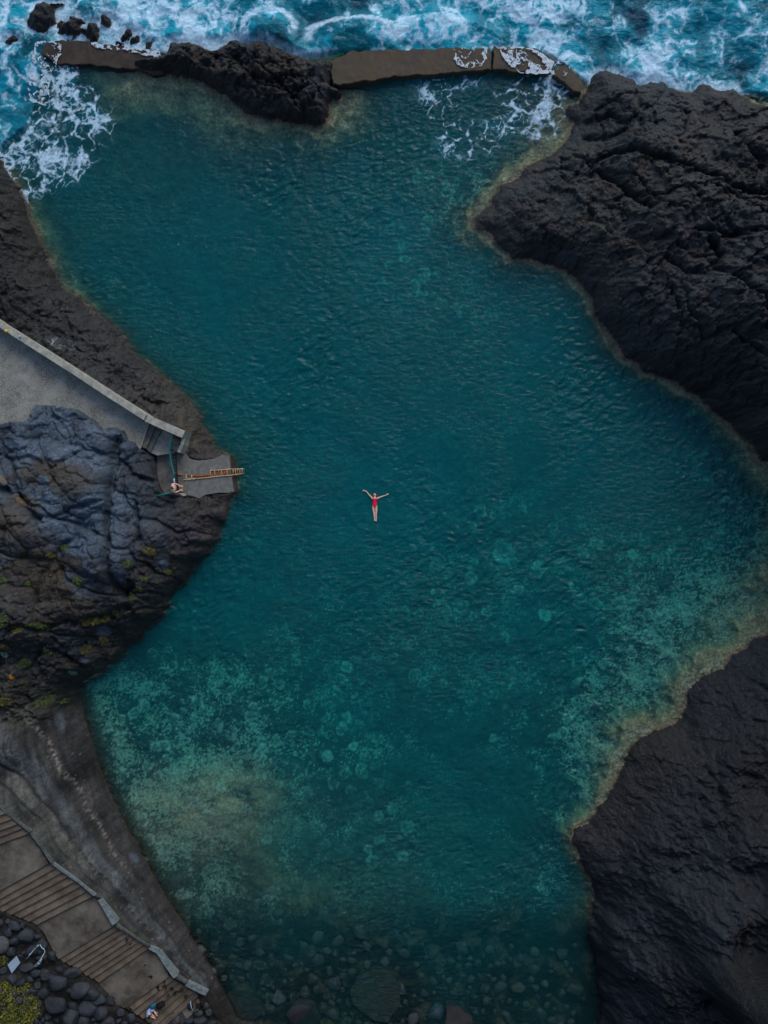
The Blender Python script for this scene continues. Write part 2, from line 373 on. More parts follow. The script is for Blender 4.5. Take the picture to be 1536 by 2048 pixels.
# ---- long cracks and clefts traced on the rock: points, height there, half width, depth
CRK = [([(224, 880), (222, 940), (218, 985), (210, 1030), (214, 1070), (216, 1110), (222, 1150), (238, 1195)], 4.6, .20, .75), ([(0, 975), (30, 1000), (58, 1022), (80, 1036)], 5.6, .22, .9), ([(-40, 1225), (20, 1250), (80, 1254), (140, 1244), (190, 1238), (240, 1222)], 4.6, .16, .6),
 ([(100, 1035), (160, 1012), (205, 1003)], 5.2, .10, .4), ([(55, 1340), (85, 1290), (120, 1310), (150, 1345)], 3.8, .14, .4), ([(270, 1010), (268, 1050), (280, 1080)], 4.0, .12, .45), ([(225, 905), (260, 950), (300, 965)], 4.0, .14, .5),
 ([(1199, 330), (1203, 300), (1242, 285), (1282, 290), (1310, 304), (1355, 316), (1384, 330), (1435, 356), (1455, 378), (1536, 395)], 3.4, .20, .9), ([(1160, 290), (1185, 305), (1199, 330), (1236, 356), (1259, 384), (1299, 418)], 2.8, .16, .7), ([(1455, 378), (1500, 398), (1520, 425)], 4.4, .14, .5),
 ([(1412, 458), (1455, 461), (1560, 463)], 5, .16, .6), ([(1435, 469), (1452, 497), (1438, 523), (1483, 563), (1520, 602), (1530, 655)], 5.6, .16, .7), ([(1347, 500), (1384, 537), (1418, 546), (1435, 518)], 5, .12, .45), ([(1492, 248), (1509, 296), (1530, 330)], 3.8, .18, .7),
 ([(1125, 345), (1135, 362), (1160, 335), (1182, 300)], 2.2, .08, .35), ([(1290, 175), (1282, 230), (1288, 262)], 2.2, .12, .4), ([(1180, 230), (1230, 222), (1262, 240), (1300, 205)], 1.8, .16, .5), ([(1175, 262), (1220, 268), (1262, 250)], 1.8, .14, .5), ([(1350, 570), (1368, 620), (1372, 660)], 4.6, .09, .4), ([(1246, 400), (1250, 440), (1262, 436), (1254, 400), (1240, 390)], 3.2, .06, .25),
 ([(1225, 1640), (1260, 1680), (1300, 1725)], 3, .06, .25), ([(1300, 1462), (1345, 1475), (1372, 1440), (1420, 1395)], 2.2, .12, .4), ([(1180, 1665), (1178, 1720), (1210, 1790)], 2, .08, .2), ([(1500, 1880), (1460, 1960), (1440, 2040)], 8, .2, .6), ([(1440, 1560), (1470, 1640), (1450, 1720)], 5, .14, .4), ([(1470, 1310), (1490, 1350), (1536, 1380)], 2.4, .14, .5),
 ([(345, 120), (400, 150), (440, 165), (500, 205)], 1.8, .12, .5), ([(470, 100), (480, 130), (540, 150), (600, 140)], 1.9, .12, .5), ([(560, 165), (600, 200), (640, 205)], 1.8, .10, .4), ([(500, 130), (520, 160), (590, 170), (650, 150)], 1.9, .10, .4)]
cwx = X + w1x * .22 + .04 * fbm(X * 3, Y * 3, 2, 83); cwy = Y + w1y * .22 + .04 * fbm(X * 3 + 5, Y * 3, 2, 85)
CUT = np.zeros_like(X)
for pts_, z_, wd_, dp_ in CRK:
    P_ = np.array([W(p[0], p[1], z_) for p in pts_]); x0, y0 = P_.min(0) - 1.5; x1, y1 = P_.max(0) + 1.5
    j0, j1 = np.searchsorted(YS, (y0, y1)); i0, i1 = np.searchsorted(XS, (x0, x1))
    d_ = linedist(P_, cwx[j0:j1, i0:i1], cwy[j0:j1, i0:i1])
    CUT[j0:j1, i0:i1] = np.maximum(CUT[j0:j1, i0:i1], dp_ * np.exp(-(d_ / wd_) ** 1.5))
# ---- put the height field together
ramp_w = lerp(1.1, 0.55, tidy)
steep = sstep(985, 1030, PY0) * sstep(1400, 1360, PY0) * sstep(560, 500, PX0)
ramp_w = lerp(ramp_w, 0.8, w_left)
ramp_w = lerp(ramp_w, 0.6, steep)
ramp_w = np.where((PX0 > 1100) & (PY0 > 1230), 1.5, ramp_w)
land = 1 - np.exp(-np.clip(sd, 0, None) / ramp_w)
far = np.clip(np.maximum(np.abs(X) - 24, np.abs(Y) - 32), 0, None)
amp = np.clip(land * 1.15, 0, 1) * (1 + 0.04 * np.clip(far, 0, 60))
Hl = land * Hc + relief * amp * np.clip(0.5 + Hc * 0.14, 0.4, 1.35) * lerp(1.0, 0.0, w_bed)
Hl = Hl - CUT * land
# concrete and rock slope above the pool wall: ledges that follow the shoreline
curb_w = np.array([W(p[0], p[1], zmid(p)) for p in STAIR_POLY[0:11]])
dcurb = csample(linedist(curb_w, CGX, CGY), X, Y)
tb = np.clip(sd / (np.clip(sd, 0.01, None) + dcurb + 1e-3), 0, 1)
tbn = tb + 0.022 * fbm(X * 0.35, Y * 0.35, 3, 91) + 0.012 * fine
led = 0.10 * sstep(.27, .29, tbn) + 0.05 * sstep(.42, .44, tbn) - 0.10 * sstep(.60, .615, tbn) + 0.10 * sstep(.62, .66, tbn) - 0.06 * sstep(.76, .775, tbn)
Hl = Hl + w_bed * land * (led + 0.06 * fbm(X * .7, Y * .7, 4, 95) + 0.03 * fine) * np.where(sdst < 0, 1, 0)
beachy = sstep(470, 560, PX0) * sstep(1150, 1080, PX0) * sstep(1950, 2000, PY0)
Hl = np.where(sdst > -0.08, np.minimum(Hl, szt - 0.42), Hl)
nearst = sstep(0.5, 0.08, -sdst) * (sdst <= 0)
poolside = (dcurb < -sdst + .25) & (sdst <= 0.0)
Hl = np.where(poolside, lerp(Hl, np.maximum(Hl, szt + .06), np.exp(-np.clip(dcurb, 0, 9) / .8)), Hl)
nearst = nearst * np.where(poolside, 0.0, 1.0)
Hl = lerp(Hl, np.minimum(Hl, szt + 0.02), nearst)
Hl = np.where(sdt > 0, np.minimum(Hl, TZ - 0.25), Hl)
# keep the rock on the pool side lower than the parapet
Hl = np.where(sdp > 0, np.minimum(Hl, platz - 0.22), Hl)
Ho = (1 - np.exp(-np.clip(sdo, 0, None) / 0.5)) * (1.5 + blocky * 1.25 + 0.7 * rg - CUT)
Hr = (1 - np.exp(-np.clip(sdr, 0, None) / 0.35)) * (1.0 + 0.5 * blocky)
dep = csample(c_d, X, Y)
sh = np.minimum(np.minimum(-sd, -sdo), np.minimum(-sdr, 1e3)); sh = np.clip(sh, 0, None)
shelfn = dep[..., 1] * .62 * (1 + 1.1 * fbm(X * 0.6, Y * 0.6, 3, 101))
Dp = 0.32 * (1 - np.exp(-sh / 0.22)) + (dep[..., 0] - 0.3) * (1 - np.exp(-np.clip(sh - shelfn, 0, None) / lerp(1.0, .16, steep)))
pn = fbm(X * 0.45, Y * 0.45, 4, 111); pf = fbm(X * 1.6, Y * 1.6, 4, 121)
v1, v2, vh, _, _ = voronoi(X / 0.85 + 0.3 * w1x, Y / 0.85 + 0.3 * w1y, 9)
dome = (vh % 17 < 8) * np.clip(1 - (v1 / (0.22 + 0.2 * (vh % 7) / 7.0)) ** 2, 0, 1)
Dp = Dp * (1 + 0.22 * pn) - 0.12 * dome * sstep(0.8, 2.0, Dp) - 0.10 * pf * sstep(0.2, 1.0, Dp)
H = np.where(sd > 0, np.maximum(Hl, 0.06 * (1 - np.exp(-sd / .1))), np.where(sdo > 0, Ho, np.where(sdr > 0, Hr, -np.clip(Dp, 0.0, None))))
H = H.astype(np.float64)
def hat(x, y):
    u = np.interp(x, XS, np.arange(NX)); v = np.interp(y, YS, np.arange(NY))
    i = min(int(u), NX - 2); j = min(int(v), NY - 2); a = u - i; b = v - j
    return float((H[j, i] * (1 - a) + H[j, i + 1] * a) * (1 - b) + (H[j + 1, i] * (1 - a) + H[j + 1, i + 1] * a) * b)
def on_ground(px, py):
    z = 0.0
    for _ in range(12):
        x, y = W(px, py, z); z = 0.5 * z + 0.5 * hat(x, y)
    x, y = W(px, py, z)
    return x, y, hat(x, y)

# ------------------------------------------------------------------ surface colours (own colour of each thing, with shade painted into parts of the seabed)
kz = CAMH / (CAMH - np.clip(H, 0, 30))
PX = 768 + X * kz * PPM; PY = 1024 - Y * kz * PPM         # where each spot was seen when it was traced
CPT = [ # rock colours, linear albedo
 (0, 380, (.035, .028, .024)), (60, 500, (.045, .038, .032)), (0, 560, (.030, .026, .026)), (120, 620, (.045, .043, .042)), (200, 700, (.050, .048, .046)), (300, 780, (.060, .052, .045)), (380, 850, (.075, .062, .050)), (400, 900, (.065, .05, .045)),
 (250, 740, (.035, .033, .033)), (60, 870, (.08, .115, .16)), (150, 850, (.085, .12, .17)), (30, 950, (.08, .11, .15)), (230, 900, (.08, .11, .15)), (290, 940, (.035, .037, .045)), (270, 980, (.05, .06, .08)), (200, 930, (.09, .125, .175)), (190, 1010, (.095, .14, .19)), (120, 1030, (.085, .125, .175)), (240, 1020, (.10, .145, .20)), (160, 1080, (.075, .115, .165)), (200, 1100, (.07, .10, .14)),
 (300, 1020, (.055, .07, .095)), (290, 1070, (.055, .065, .085)), (350, 1020, (.045, .04, .042)), (400, 1000, (.05, .042, .036)), (420, 1050, (.060, .048, .045)), (370, 1070, (.050, .046, .055)), (350, 1130, (.048, .038, .036)), (300, 1160, (.035, .032, .034)), (60, 1100, (.06, .06, .062)), (0, 1050, (.07, .06, .05)), (30, 1150, (.05, .043, .037)), (120, 1170, (.065, .05, .04)), (170, 1180, (.045, .05, .062)), (100, 1220, (.055, .043, .036)),
 (200, 1250, (.033, .031, .032)), (300, 1240, (.038, .033, .033)), (50, 1290, (.034, .036, .042)), (120, 1290, (.036, .04, .05)), (220, 1300, (.038, .034, .034)), (60, 1380, (.028, .026, .024)), (130, 1340, (.034, .032, .030)), (0, 1400, (.05, .045, .03)), (20, 1430, (.08, .075, .055)),
 (350, 110, (.028, .03, .034)), (430, 130, (.03, .028, .028)), (480, 110, (.030, .036, .042)), (400, 140, (.05, .038, .026)), (500, 140, (.05, .036, .026)), (560, 140, (.045, .033, .024)), (600, 170, (.03, .032, .036)), (500, 190, (.030, .032, .036)), (600, 220, (.034, .030, .028)), (350, 130, (.05, .038, .026)),
 (100, 40, (.022, .022, .024)), (200, 60, (.03, .022, .018)),
 (1200, 180, (.026, .032, .036)), (1260, 200, (.028, .034, .038)), (1170, 300, (.034, .040, .042)), (1220, 240, (.020, .026, .028)), (1330, 210, (.024, .032, .036)), (1400, 260, (.036, .032, .030)), (1300, 330, (.036, .030, .028)), (1250, 400, (.045, .042, .036)), (1150, 400, (.042, .044, .040)), (1050, 400, (.034, .036, .036)), (1050, 460, (.030, .030, .026)), (1180, 450, (.050, .048, .038)),
 (1300, 450, (.045, .038, .036)), (1400, 380, (.036, .033, .032)), (1500, 300, (.026, .024, .024)), (1450, 450, (.034, .036, .040)), (1350, 530, (.050, .040, .040)), (1250, 560, (.044, .048, .050)), (1300, 650, (.040, .044, .050)), (1400, 600, (.044, .042, .046)), (1500, 550, (.034, .034, .038)), (1450, 700, (.034, .032, .034)), (1400, 760, (.034, .034, .036)), (1500, 800, (.028, .028, .032)), (1240, 480, (.05, .038, .034)),
 (1500, 1320, (.030, .035, .045)), (1440, 1380, (.026, .030, .038)), (1400, 1500, (.040, .036, .038)), (1300, 1500, (.046, .036, .028)), (1250, 1620, (.046, .036, .034)), (1200, 1680, (.055, .044, .046)), (1280, 1720, (.034, .036, .044)), (1400, 1650, (.036, .034, .042)), (1230, 1740, (.044, .040, .044)), (1350, 1800, (.042, .046, .060)), (1420, 1740, (.046, .044, .055)), (1480, 1600, (.026, .025, .028)), (1280, 1850, (.050, .058, .080)), (1260, 1980, (.050, .060, .080)), (1360, 1950, (.028, .027, .030)), (1500, 1900, (.026, .024, .024)), (1500, 2020, (.02, .02, .021)), (1230, 1900, (.034, .034, .040)), (1445, 1880, (.045, .05, .065)),
 (1400, 1300, (.06, .04, .035))]
pcx = [(p[0] - 768) / PPM for p in CPT]; pcy = [(1024 - p[1]) / PPM for p in CPT]
c_col = idw(list(zip(pcx, pcy)), [p[2] for p in CPT], CGX, CGY, p=4, soft=0.6)
col = csample(c_col, (PX - 768) / PPM + w1x * 0.7, (1024 - PY) / PPM + w1y * 0.7)
n1 = fbm(X * 0.8, Y * 0.8, 5, 131); n2 = fbm(X * 3.5, Y * 3.5, 4, 141); n3 = fbm(X * 9, Y * 9, 2, 151)
col = col * np.clip(1 + 0.6 * n1 + 0.5 * n2 + 0.35 * n3, 0.25, 2.4)[..., None]
# the cells of the lava keep their own shade
cellt = ((_P[(np.abs(b1 * 9973).astype(np.int32)) & 1023]) / 1024.0 - 0.5)
col = col * (1 + 0.25 * cellt * (1 - w_pil))[..., None]
def paint(c, m, rgb):
    m = np.clip(m, 0, 1)[..., None]
    return c * (1 - m) + np.array(rgb) * m
def ell(px, py, rx, ry, ang=0, soft=0.3, wob=0.35):
    a = math.radians(ang); dx = PX - px; dy = PY - py
    u = (dx * math.cos(a) + dy * math.sin(a)) / rx; v = (-dx * math.sin(a) + dy * math.cos(a)) / ry
    return sstep(1 + soft, 1 - soft, np.hypot(u, v) + wob * n1 + wob * 0.6 * n2)
lf = (PX < 640)
# blue-grey tops against brown pockets
for e in ((78, 945, 52, 28, -8), (140, 962, 50, 34, 15), (20, 1050, 40, 22, 20), (110, 1150, 70, 30, -20), (60, 1005, 22, 14, 40), (60, 1120, 60, 24, 0), (150, 1200, 40, 22, 40)):
    col = paint(col, ell(*e) * lf * (0.75 + 0.4 * n2), np.array((.070, .052, .033)))
col = paint(col, ell(86, 962, 11, 12, wob=.1), (.10, .14, .19))
for e in ((237, 1150, 12, 18, 0), (325, 1125, 12, 16, 0), (207, 1262, 14, 10, 0), (170, 1322, 10, 7, 0), (260, 1120, 9, 8, 0), (175, 1135, 12, 14, 0), (140, 1155, 12, 16, 0), (240, 1060, 16, 12, 0), (165, 1170, 20, 22, 0)):
    col = paint(col, ell(*e, wob=.25) * 0.8, (.085, .115, .165))
# the long cleft down the middle of the headland
clf = linedist([((a - 768) / PPM, (1024 - b) / PPM) for a, b in ((224, 895), (222, 940), (218, 985), (210, 1030), (214, 1070), (216, 1110), (222, 1150), (235, 1190))], (PX - 768) / PPM + w1x * .1, (1024 - PY) / PPM + w1y * .1)
col = paint(col, sstep(.22, .08, clf) * .35 * lf, (.045, .036, .024))
# white droppings, lichens, yellow crusts
mlow = sstep(1040, 1160, PY) * lf * (sdst < -0.2) * sstep(1470, 1420, PY)
sp = fbm(X * 5.5, Y * 5.5, 3, 161); sp2 = fbm(X * 1.1, Y * 1.1, 3, 171)
col = paint(col, mlow * sstep(.42, .6, sp) * sstep(-.1, .3, sp2) * .8, (.16, .15, .12))
sp3 = fbm(X * 2.4, Y * 2.4, 4, 181)
col = paint(col, mlow * sstep(.30, .5, sp3) * .55, (.085, .085, .028))
col = paint(col, ell(25, 1440, 45, 35) * lf * sstep(0, .4, sp) * .8, (.17, .17, .12))
col = paint(col, ell(12, 1330, 14, 40) * lf * sstep(.1, .4, sp) * .8, (.14, .14, .11))
col = paint(col, ell(16, 1115, 26, 12, -30) * lf * .6, (.13, .15, .17))
col = paint(col, ell(122, 688, 30, 12, 15) * lf * sstep(-.2, .5, sp + n3), (.28, .30, .32))
col = paint(col, ell(102, 684, 7, 6, 0, wob=.2) * lf * sstep(-.1, .3, n3), (.7, .74, .85))
col = paint(col, ell(375, 862, 8, 40, -28, wob=.2) * .7, (.12, .085, .055))
col = paint(col, ell(452, 1005, 8, 26, 18) * .6, (.16, .12, .09))
col = paint(col, ell(1190, 620, 400, 520) * sstep(.55, .8, sp) * sstep(.1, .4, sp2) * (PX > 900) * .6, (.13, .12, .12))
col = paint(col, ell(1230, 440, 95, 60, 20) * (PX > 900) * sstep(-.2, .5, sp3) * .7, (.105, .095, .065))
col = paint(col, (PX > 900) * (PY < 950) * sstep(.05, .45, fbm(X * .6, Y * .6, 4, 187)) * .5, (.075, .052, .045))
col = paint(col, (PX > 900) * (PY < 1000) * sstep(.1, .45, fbm(X * .7, Y * .7, 4, 189)) * .5, (.050, .068, .075))
col = paint(col, (PX > 900) * sstep(.30, .36, fbm(X * 4.2, Y * 4.2, 3, 197)) * sstep(.0, .4, sp2) * .5, (.14, .14, .14))
col = paint(col, ell(1400, 1760, 130, 120, 0) * (PX > 1100) * sstep(.1, .55, sp3) * .5, (.10, .11, .14))
for e in ((1275, 1855, 40, 26, 20), (1250, 1960, 50, 70, 0), (1450, 1880, 34, 18, 30), (1290, 2000, 26, 50, 0)):
    col = paint(col, ell(*e) * .5 * (.6 + n2), (.075, .09, .12))
# wet dark band and brown algae just above the waterline
wetm = sstep(0.42, 0.05, H + 0.12 * n1) * (H > 0)
col = col * (1 - 0.25 * wetm)[..., None]
seaside = sstep(300, 200, PY) * sstep(.9, .2, H)
col = col * (1 - 0.3 * seaside)[..., None]
# slope above the pool wall (bands)
bn = tbn
def band(a, b, s=.012): return sstep(a - s, a + s, bn) * sstep(b + s, b - s, bn)
slope_c = np.zeros(X.shape + (3,)) + np.array((.050, .047, .050))
ydn = sstep(1400, 2000, PY)
slope_c = paint(slope_c, band(-.1, .27, .03), (.044, .041, .041))
slope_c = paint(slope_c, band(.27, .42, .03), (.045, .043, .040))
slope_c = paint(slope_c, band(.42, .61, .03), (.082, .088, .092))
slope_c = paint(slope_c, band(.61, .635), (.022, .02, .02))
slope_c = paint(slope_c, band(.635, .77) * sstep(1850, 1700, PY), (.090, .088, .078))
slope_c = paint(slope_c, band(.77, .79), (.028, .026, .024))
slope_c = paint(slope_c, band(.79, 1.1, .02), (.080, .080, .068))
slope_c = slope_c * (1.12 - 0.35 * ydn * sstep(.5, 1, bn))[..., None]
slope_c = paint(slope_c, band(.255, .295, .02) * sstep(-.15, .25, sp + .6 * n3) * (1 - .8 * sstep(1650, 1800, PY)), (.26, .22, .19))
slope_c = paint(slope_c, band(.60, .66) * sstep(1650, 1750, PY) * sstep(.0, .3, n2) * .8, (.16, .14, .11))
slope_c = paint(slope_c, ell(118, 1430, 10, 34, -12, wob=.2), (.12, .14, .16))
slope_c = paint(slope_c, ell(268, 1715, 10, 7, 50, wob=.5) * .6, (.10, .13, .17))
slope_c = slope_c * np.clip(1 + .45 * fbm((X * .55 - Y * .83) * 3.0, (X * .83 + Y * .55) * .5, 4, 191) + .28 * n2 + .22 * n3, .4, 2)[..., None]
along = csample(c_main, X, Y) * 3.4 + .9 * fbm(X * .5, Y * .5, 3, 193)
stre = fbm(along, (X * -.5 + Y * .86) * .35, 4, 194)
slope_c = slope_c * np.clip(1 + .75 * stre, .35, 1.9)[..., None]
slope_c = paint(slope_c, sstep(.06, .01, np.abs(fbm(along * .45, (X * -.5 + Y * .86) * .16, 3, 196))) * .7, (.018, .017, .018))
slope_c = paint(slope_c, sstep(.80, .88, fbm(X * 7, Y * 7, 2, 195)) * .7, (.30, .30, .28))
m_slope = w_bed * sstep(1368, 1400, PY + 25 * (PX < 60) - (60 - np.clip(PX, 0, 60)) * 1.2 + 12 * n1) * (sd > 0) * (sstep(0.6, 1.0, bn) + (sdst < 0)) * (PX < 480)
leftof = (sdst < 0) & (PY > 1800) & (csample(polysdf(np.array([((a - 768) / PPM, (1024 - b) / PPM) for a, b in ((-500, 1790), (-34, 1800), (73, 1850), (117, 1919), (197, 1966), (250, 2017), (330, 2070), (330, 2600), (-900, 2600))]), CGX, CGY), (PX - 768) / PPM, (1024 - PY) / PPM) > -0.5)
m_slope = np.where(leftof, 0, np.clip(m_slope, 0, 1))
col = col * (1 - m_slope[..., None]) + slope_c * m_slope[..., None]
gravel = np.where(leftof | ((PY > 1975 + 8 * n1) & (PX > 320) & (PX < 1200) & (PY < 2110) & (sdst < 0)), 1.0, 0.0)
col = col * (1 - gravel[..., None]) + gravel[..., None] * np.array((.026, .023, .020)) * np.clip(1 + .5 * n2 + .6 * n3, .3, 2)[..., None]
# seabed
BP = [(380, 1600, .85), (260, 1500, .6), (450, 1450, .62), (600, 1450, .5), (560, 1600, .5), (1000, 1150, .42), (900, 1100, .35), (1300, 1190, .6), (1380, 1250, .75), (1180, 1480, .85), (1230, 1560, .8), (1290, 1400, .75), (1350, 1330, .85), (1480, 1230, .9), (1250, 1330, .5), (1000, 1300, .38), (768, 1024, .12), (768, 850, .15), (500, 500, .14), (900, 1550, .1), (1050, 1600, .08), (760, 1680, .3), (680, 1560, .35), (1200, 900, .1), (1350, 1000, .12), (1150, 1300, .12), (1500, 1000, .5), (650, 1250, .25), (500, 1300, .3), (400, 1250, .12), (1100, 1450, .2), (700, 1800, .3), (420, 1800, .55), (1050, 1850, .2), (250, 180, .2), (850, 200, .08), (880, 430, .5), (330, 640, .1), (450, 700, .12), (650, 700, .12), (1090, 1150, .4)]
c_bp = idw([W(p[0], p[1]) for p in BP], [p[2] for p in BP], CGX, CGY, p=3, soft=1.0)
bp = csample(c_bp, X + w1x * 1.2, Y + w1y * 1.2)
n4 = fbm(X * 5.2, Y * 5.2, 3, 157)
tex = .50 * pn + .30 * pf + .28 * n2 + .36 * n4 + .34 * n3
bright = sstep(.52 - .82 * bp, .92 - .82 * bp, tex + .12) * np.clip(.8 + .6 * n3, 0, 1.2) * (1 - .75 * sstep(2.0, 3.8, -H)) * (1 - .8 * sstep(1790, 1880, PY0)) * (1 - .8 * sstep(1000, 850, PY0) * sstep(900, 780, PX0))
rim = sstep(.16, .02, np.abs(v1 - (0.25 + 0.14 * (vh % 7) / 7.0))) * (vh % 17 < 5) * sstep(.22, .45, bp) * sstep(-.5, .3, n2)
bed = np.zeros(X.shape + (3,)) + np.array((.045, .052, .045))
bed = bed * np.clip(1 + .5 * pf, .3, 2)[..., None]
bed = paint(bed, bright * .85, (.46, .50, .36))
bed = paint(bed, rim * .75, (.50, .55, .44))
bed = paint(bed, dome * .4 * sstep(.2, .5, bp), (.32, .38, .30))
bed = paint(bed, reg(440, 1630, 150, 85, .6) * (.5 + .6 * n1 + .3 * n4), (.66, .42, .24))
bed = paint(bed, reg(438, 1655, 26, 14) * (.5 + .5 * n1), (.26, .11, .07))
for (a, b, r) in ((745, 1745, 14), (808, 1735, 12), (815, 1678, 14), (787, 1640, 12), (755, 1655, 12), (735, 1720, 8), (765, 1700, 9), (650, 1530, 12), (705, 1512, 10), (755, 1705, 7), (530, 1690, 10), (1092, 1135, 9), (1020, 1112, 22), (1108, 1240, 14), (1287, 1112, 10), (995, 1495, 9), (690, 1350, 12), (870, 1192, 6)):
    q = np.hypot(PX0 - a, PY0 - b) + 4 * n2 + 3 * n1
    bed = paint(bed, sstep(r + 1, r - 2, q) * .8, (.42, .50, .40)); bed = paint(bed, sstep(r * .7, r * .4, q) * (.3 + n2), (.12, .14, .11))
bed = paint(bed, reg(700, 1740, 330, 130, .5) * (.55 + .5 * n1 + .4 * n2), (.13, .095, .06))
dw = -H
# greenish brown crust in the shallows, pale tan ledge
shal = sstep(1.5, .35, dw) * sstep(1900, 1750, PY0)
crust = np.zeros_like(bed) + np.array((.32, .28, .15))
crust = paint(crust, sstep(-.2, .5, .5 * pf + n3 + .6 * n4), (.50, .48, .28))
crust = paint(crust, sstep(.25, .02, dw) * (.6 + .5 * n1), (.34, .19, .13))
crust = paint(crust, sstep(.0, .4, n2 + .5 * n3) * .5, (.08, .07, .045))
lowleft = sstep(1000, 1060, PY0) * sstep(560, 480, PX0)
lefty = sstep(560, 640, PY0) * sstep(560, 480, PX0)
shal = shal * (1 - .6 * lefty) * (1 - .35 * sstep(520, 440, PX0) * sstep(300, 360, PY0)) * np.clip(.85 + .9 * n1 + .5 * n2, .1, 1)
bed = lerp(bed, crust, (shal * (1 - .75 * lowleft))[..., None])
bed = paint(bed, lowleft * sstep(.9, .1, sh) * (.9 * sstep(1340, 1400, PY0)), (.035, .032, .02))  # shadow line painted into the bed along the lower left pool edge
stony = sstep(1780, 1880, PY0) * (PX0 > 380)
bed = bed * (1 - .75 * stony)[..., None]  # bed colour darkened at the lower end to stand in for shade
bed = paint(bed, stony * sstep(.1, .5, n1) * .6, (.11, .085, .055))
under = (H <= 0)[..., None]
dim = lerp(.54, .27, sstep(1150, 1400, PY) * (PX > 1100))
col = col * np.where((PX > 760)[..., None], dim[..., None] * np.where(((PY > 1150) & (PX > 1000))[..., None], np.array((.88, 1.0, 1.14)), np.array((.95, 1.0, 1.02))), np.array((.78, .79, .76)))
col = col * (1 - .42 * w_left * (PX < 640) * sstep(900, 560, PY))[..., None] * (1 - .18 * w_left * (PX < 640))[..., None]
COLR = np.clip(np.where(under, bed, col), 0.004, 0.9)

# ------------------------------------------------------------------ materials
def new_mat(name):
    m = bpy.data.materials.new(name); m.use_nodes = True
    nt = m.node_tree; nt.nodes.clear()
    out = nt.nodes.new('ShaderNodeOutputMaterial')
    return m, nt, out
def N(nt, t, **kw):
    n = nt.nodes.new(t)
    for k, v in kw.items():
        if k in n.inputs: n.inputs[k].default_value = v
        else: setattr(n, k, v)
    return n
def L(nt, a, b): nt.links.new(a, b)
def mathn(nt, op, a, b=None, clamp=False):
    n = nt.nodes.new('ShaderNodeMath'); n.operation = op; n.use_clamp = clamp
    for i, v in enumerate((a, b)):
        if v is None: continue
        if isinstance(v, (int, float)): n.inputs[i].default_value = v
        else: L(nt, v, n.inputs[i])
    return n.outputs[0]
def vmath(nt, op, a, b=None):
    n = nt.nodes.new('ShaderNodeVectorMath'); n.operation = op
    for i, v in enumerate((a, b)):
        if v is None: continue
        if isinstance(v, (tuple, list)): n.inputs[i].default_value = v
        else: L(nt, v, n.inputs[i])
    return n.outputs[0]
def ground_mat(name, rough=0.62, bump=0.5, spec=0.4):
    m, nt, out = new_mat(name)
    at = N(nt, 'ShaderNodeAttribute', attribute_name='Col')
    tc = N(nt, 'ShaderNodeTexCoord')
    no = N(nt, 'ShaderNodeTexNoise', Scale=7.0, Detail=6.0, Roughness=0.65); L(nt, tc.outputs['Object'], no.inputs['Vector'])
    vo = N(nt, 'ShaderNodeTexVoronoi', Scale=3.6); vo.feature = 'DISTANCE_TO_EDGE'
    nw = N(nt, 'ShaderNodeTexNoise', Scale=3.0, Detail=3.0); L(nt, tc.outputs['Object'], nw.inputs['Vector'])
    L(nt, vmath(nt, 'ADD', tc.outputs['Object'], vmath(nt, 'MULTIPLY', nw.outputs['Color'], (.5, .5, .5))), vo.inputs['Vector'])
    mr = N(nt, 'ShaderNodeMapRange'); L(nt, no.outputs['Fac'], mr.inputs[0])
    mr.inputs[1].default_value = .3; mr.inputs[2].default_value = .7; mr.inputs[3].default_value = .6; mr.inputs[4].default_value = 1.4
    c = vmath(nt, 'MULTIPLY', at.outputs['Color'], mr.outputs[0])
    pb = N(nt, 'ShaderNodeBsdfPrincipled'); L(nt, c, pb.inputs['Base Color'])
    pb.inputs['Roughness'].default_value = rough
    pb.inputs['Specular IOR Level'].default_value = spec
    ht = mathn(nt, 'ADD', no.outputs['Fac'], mathn(nt, 'MULTIPLY', mathn(nt, 'MINIMUM', vo.outputs['Distance'], 0.12), 2.0))
    b = N(nt, 'ShaderNodeBump', Strength=bump, Distance=0.14); L(nt, ht, b.inputs['Height'])
    L(nt, b.outputs[0], pb.inputs['Normal']); L(nt, pb.outputs[0], out.inputs[0])
    return m
M_SLOPE = ground_mat('banded_slope', bump=.22, rough=.7, spec=.3)
M_ROCK = ground_mat('lava_rock', bump=.75, rough=.55, spec=.5)
M_BED = ground_mat('seabed', rough=0.9, bump=0.4, spec=0.1)

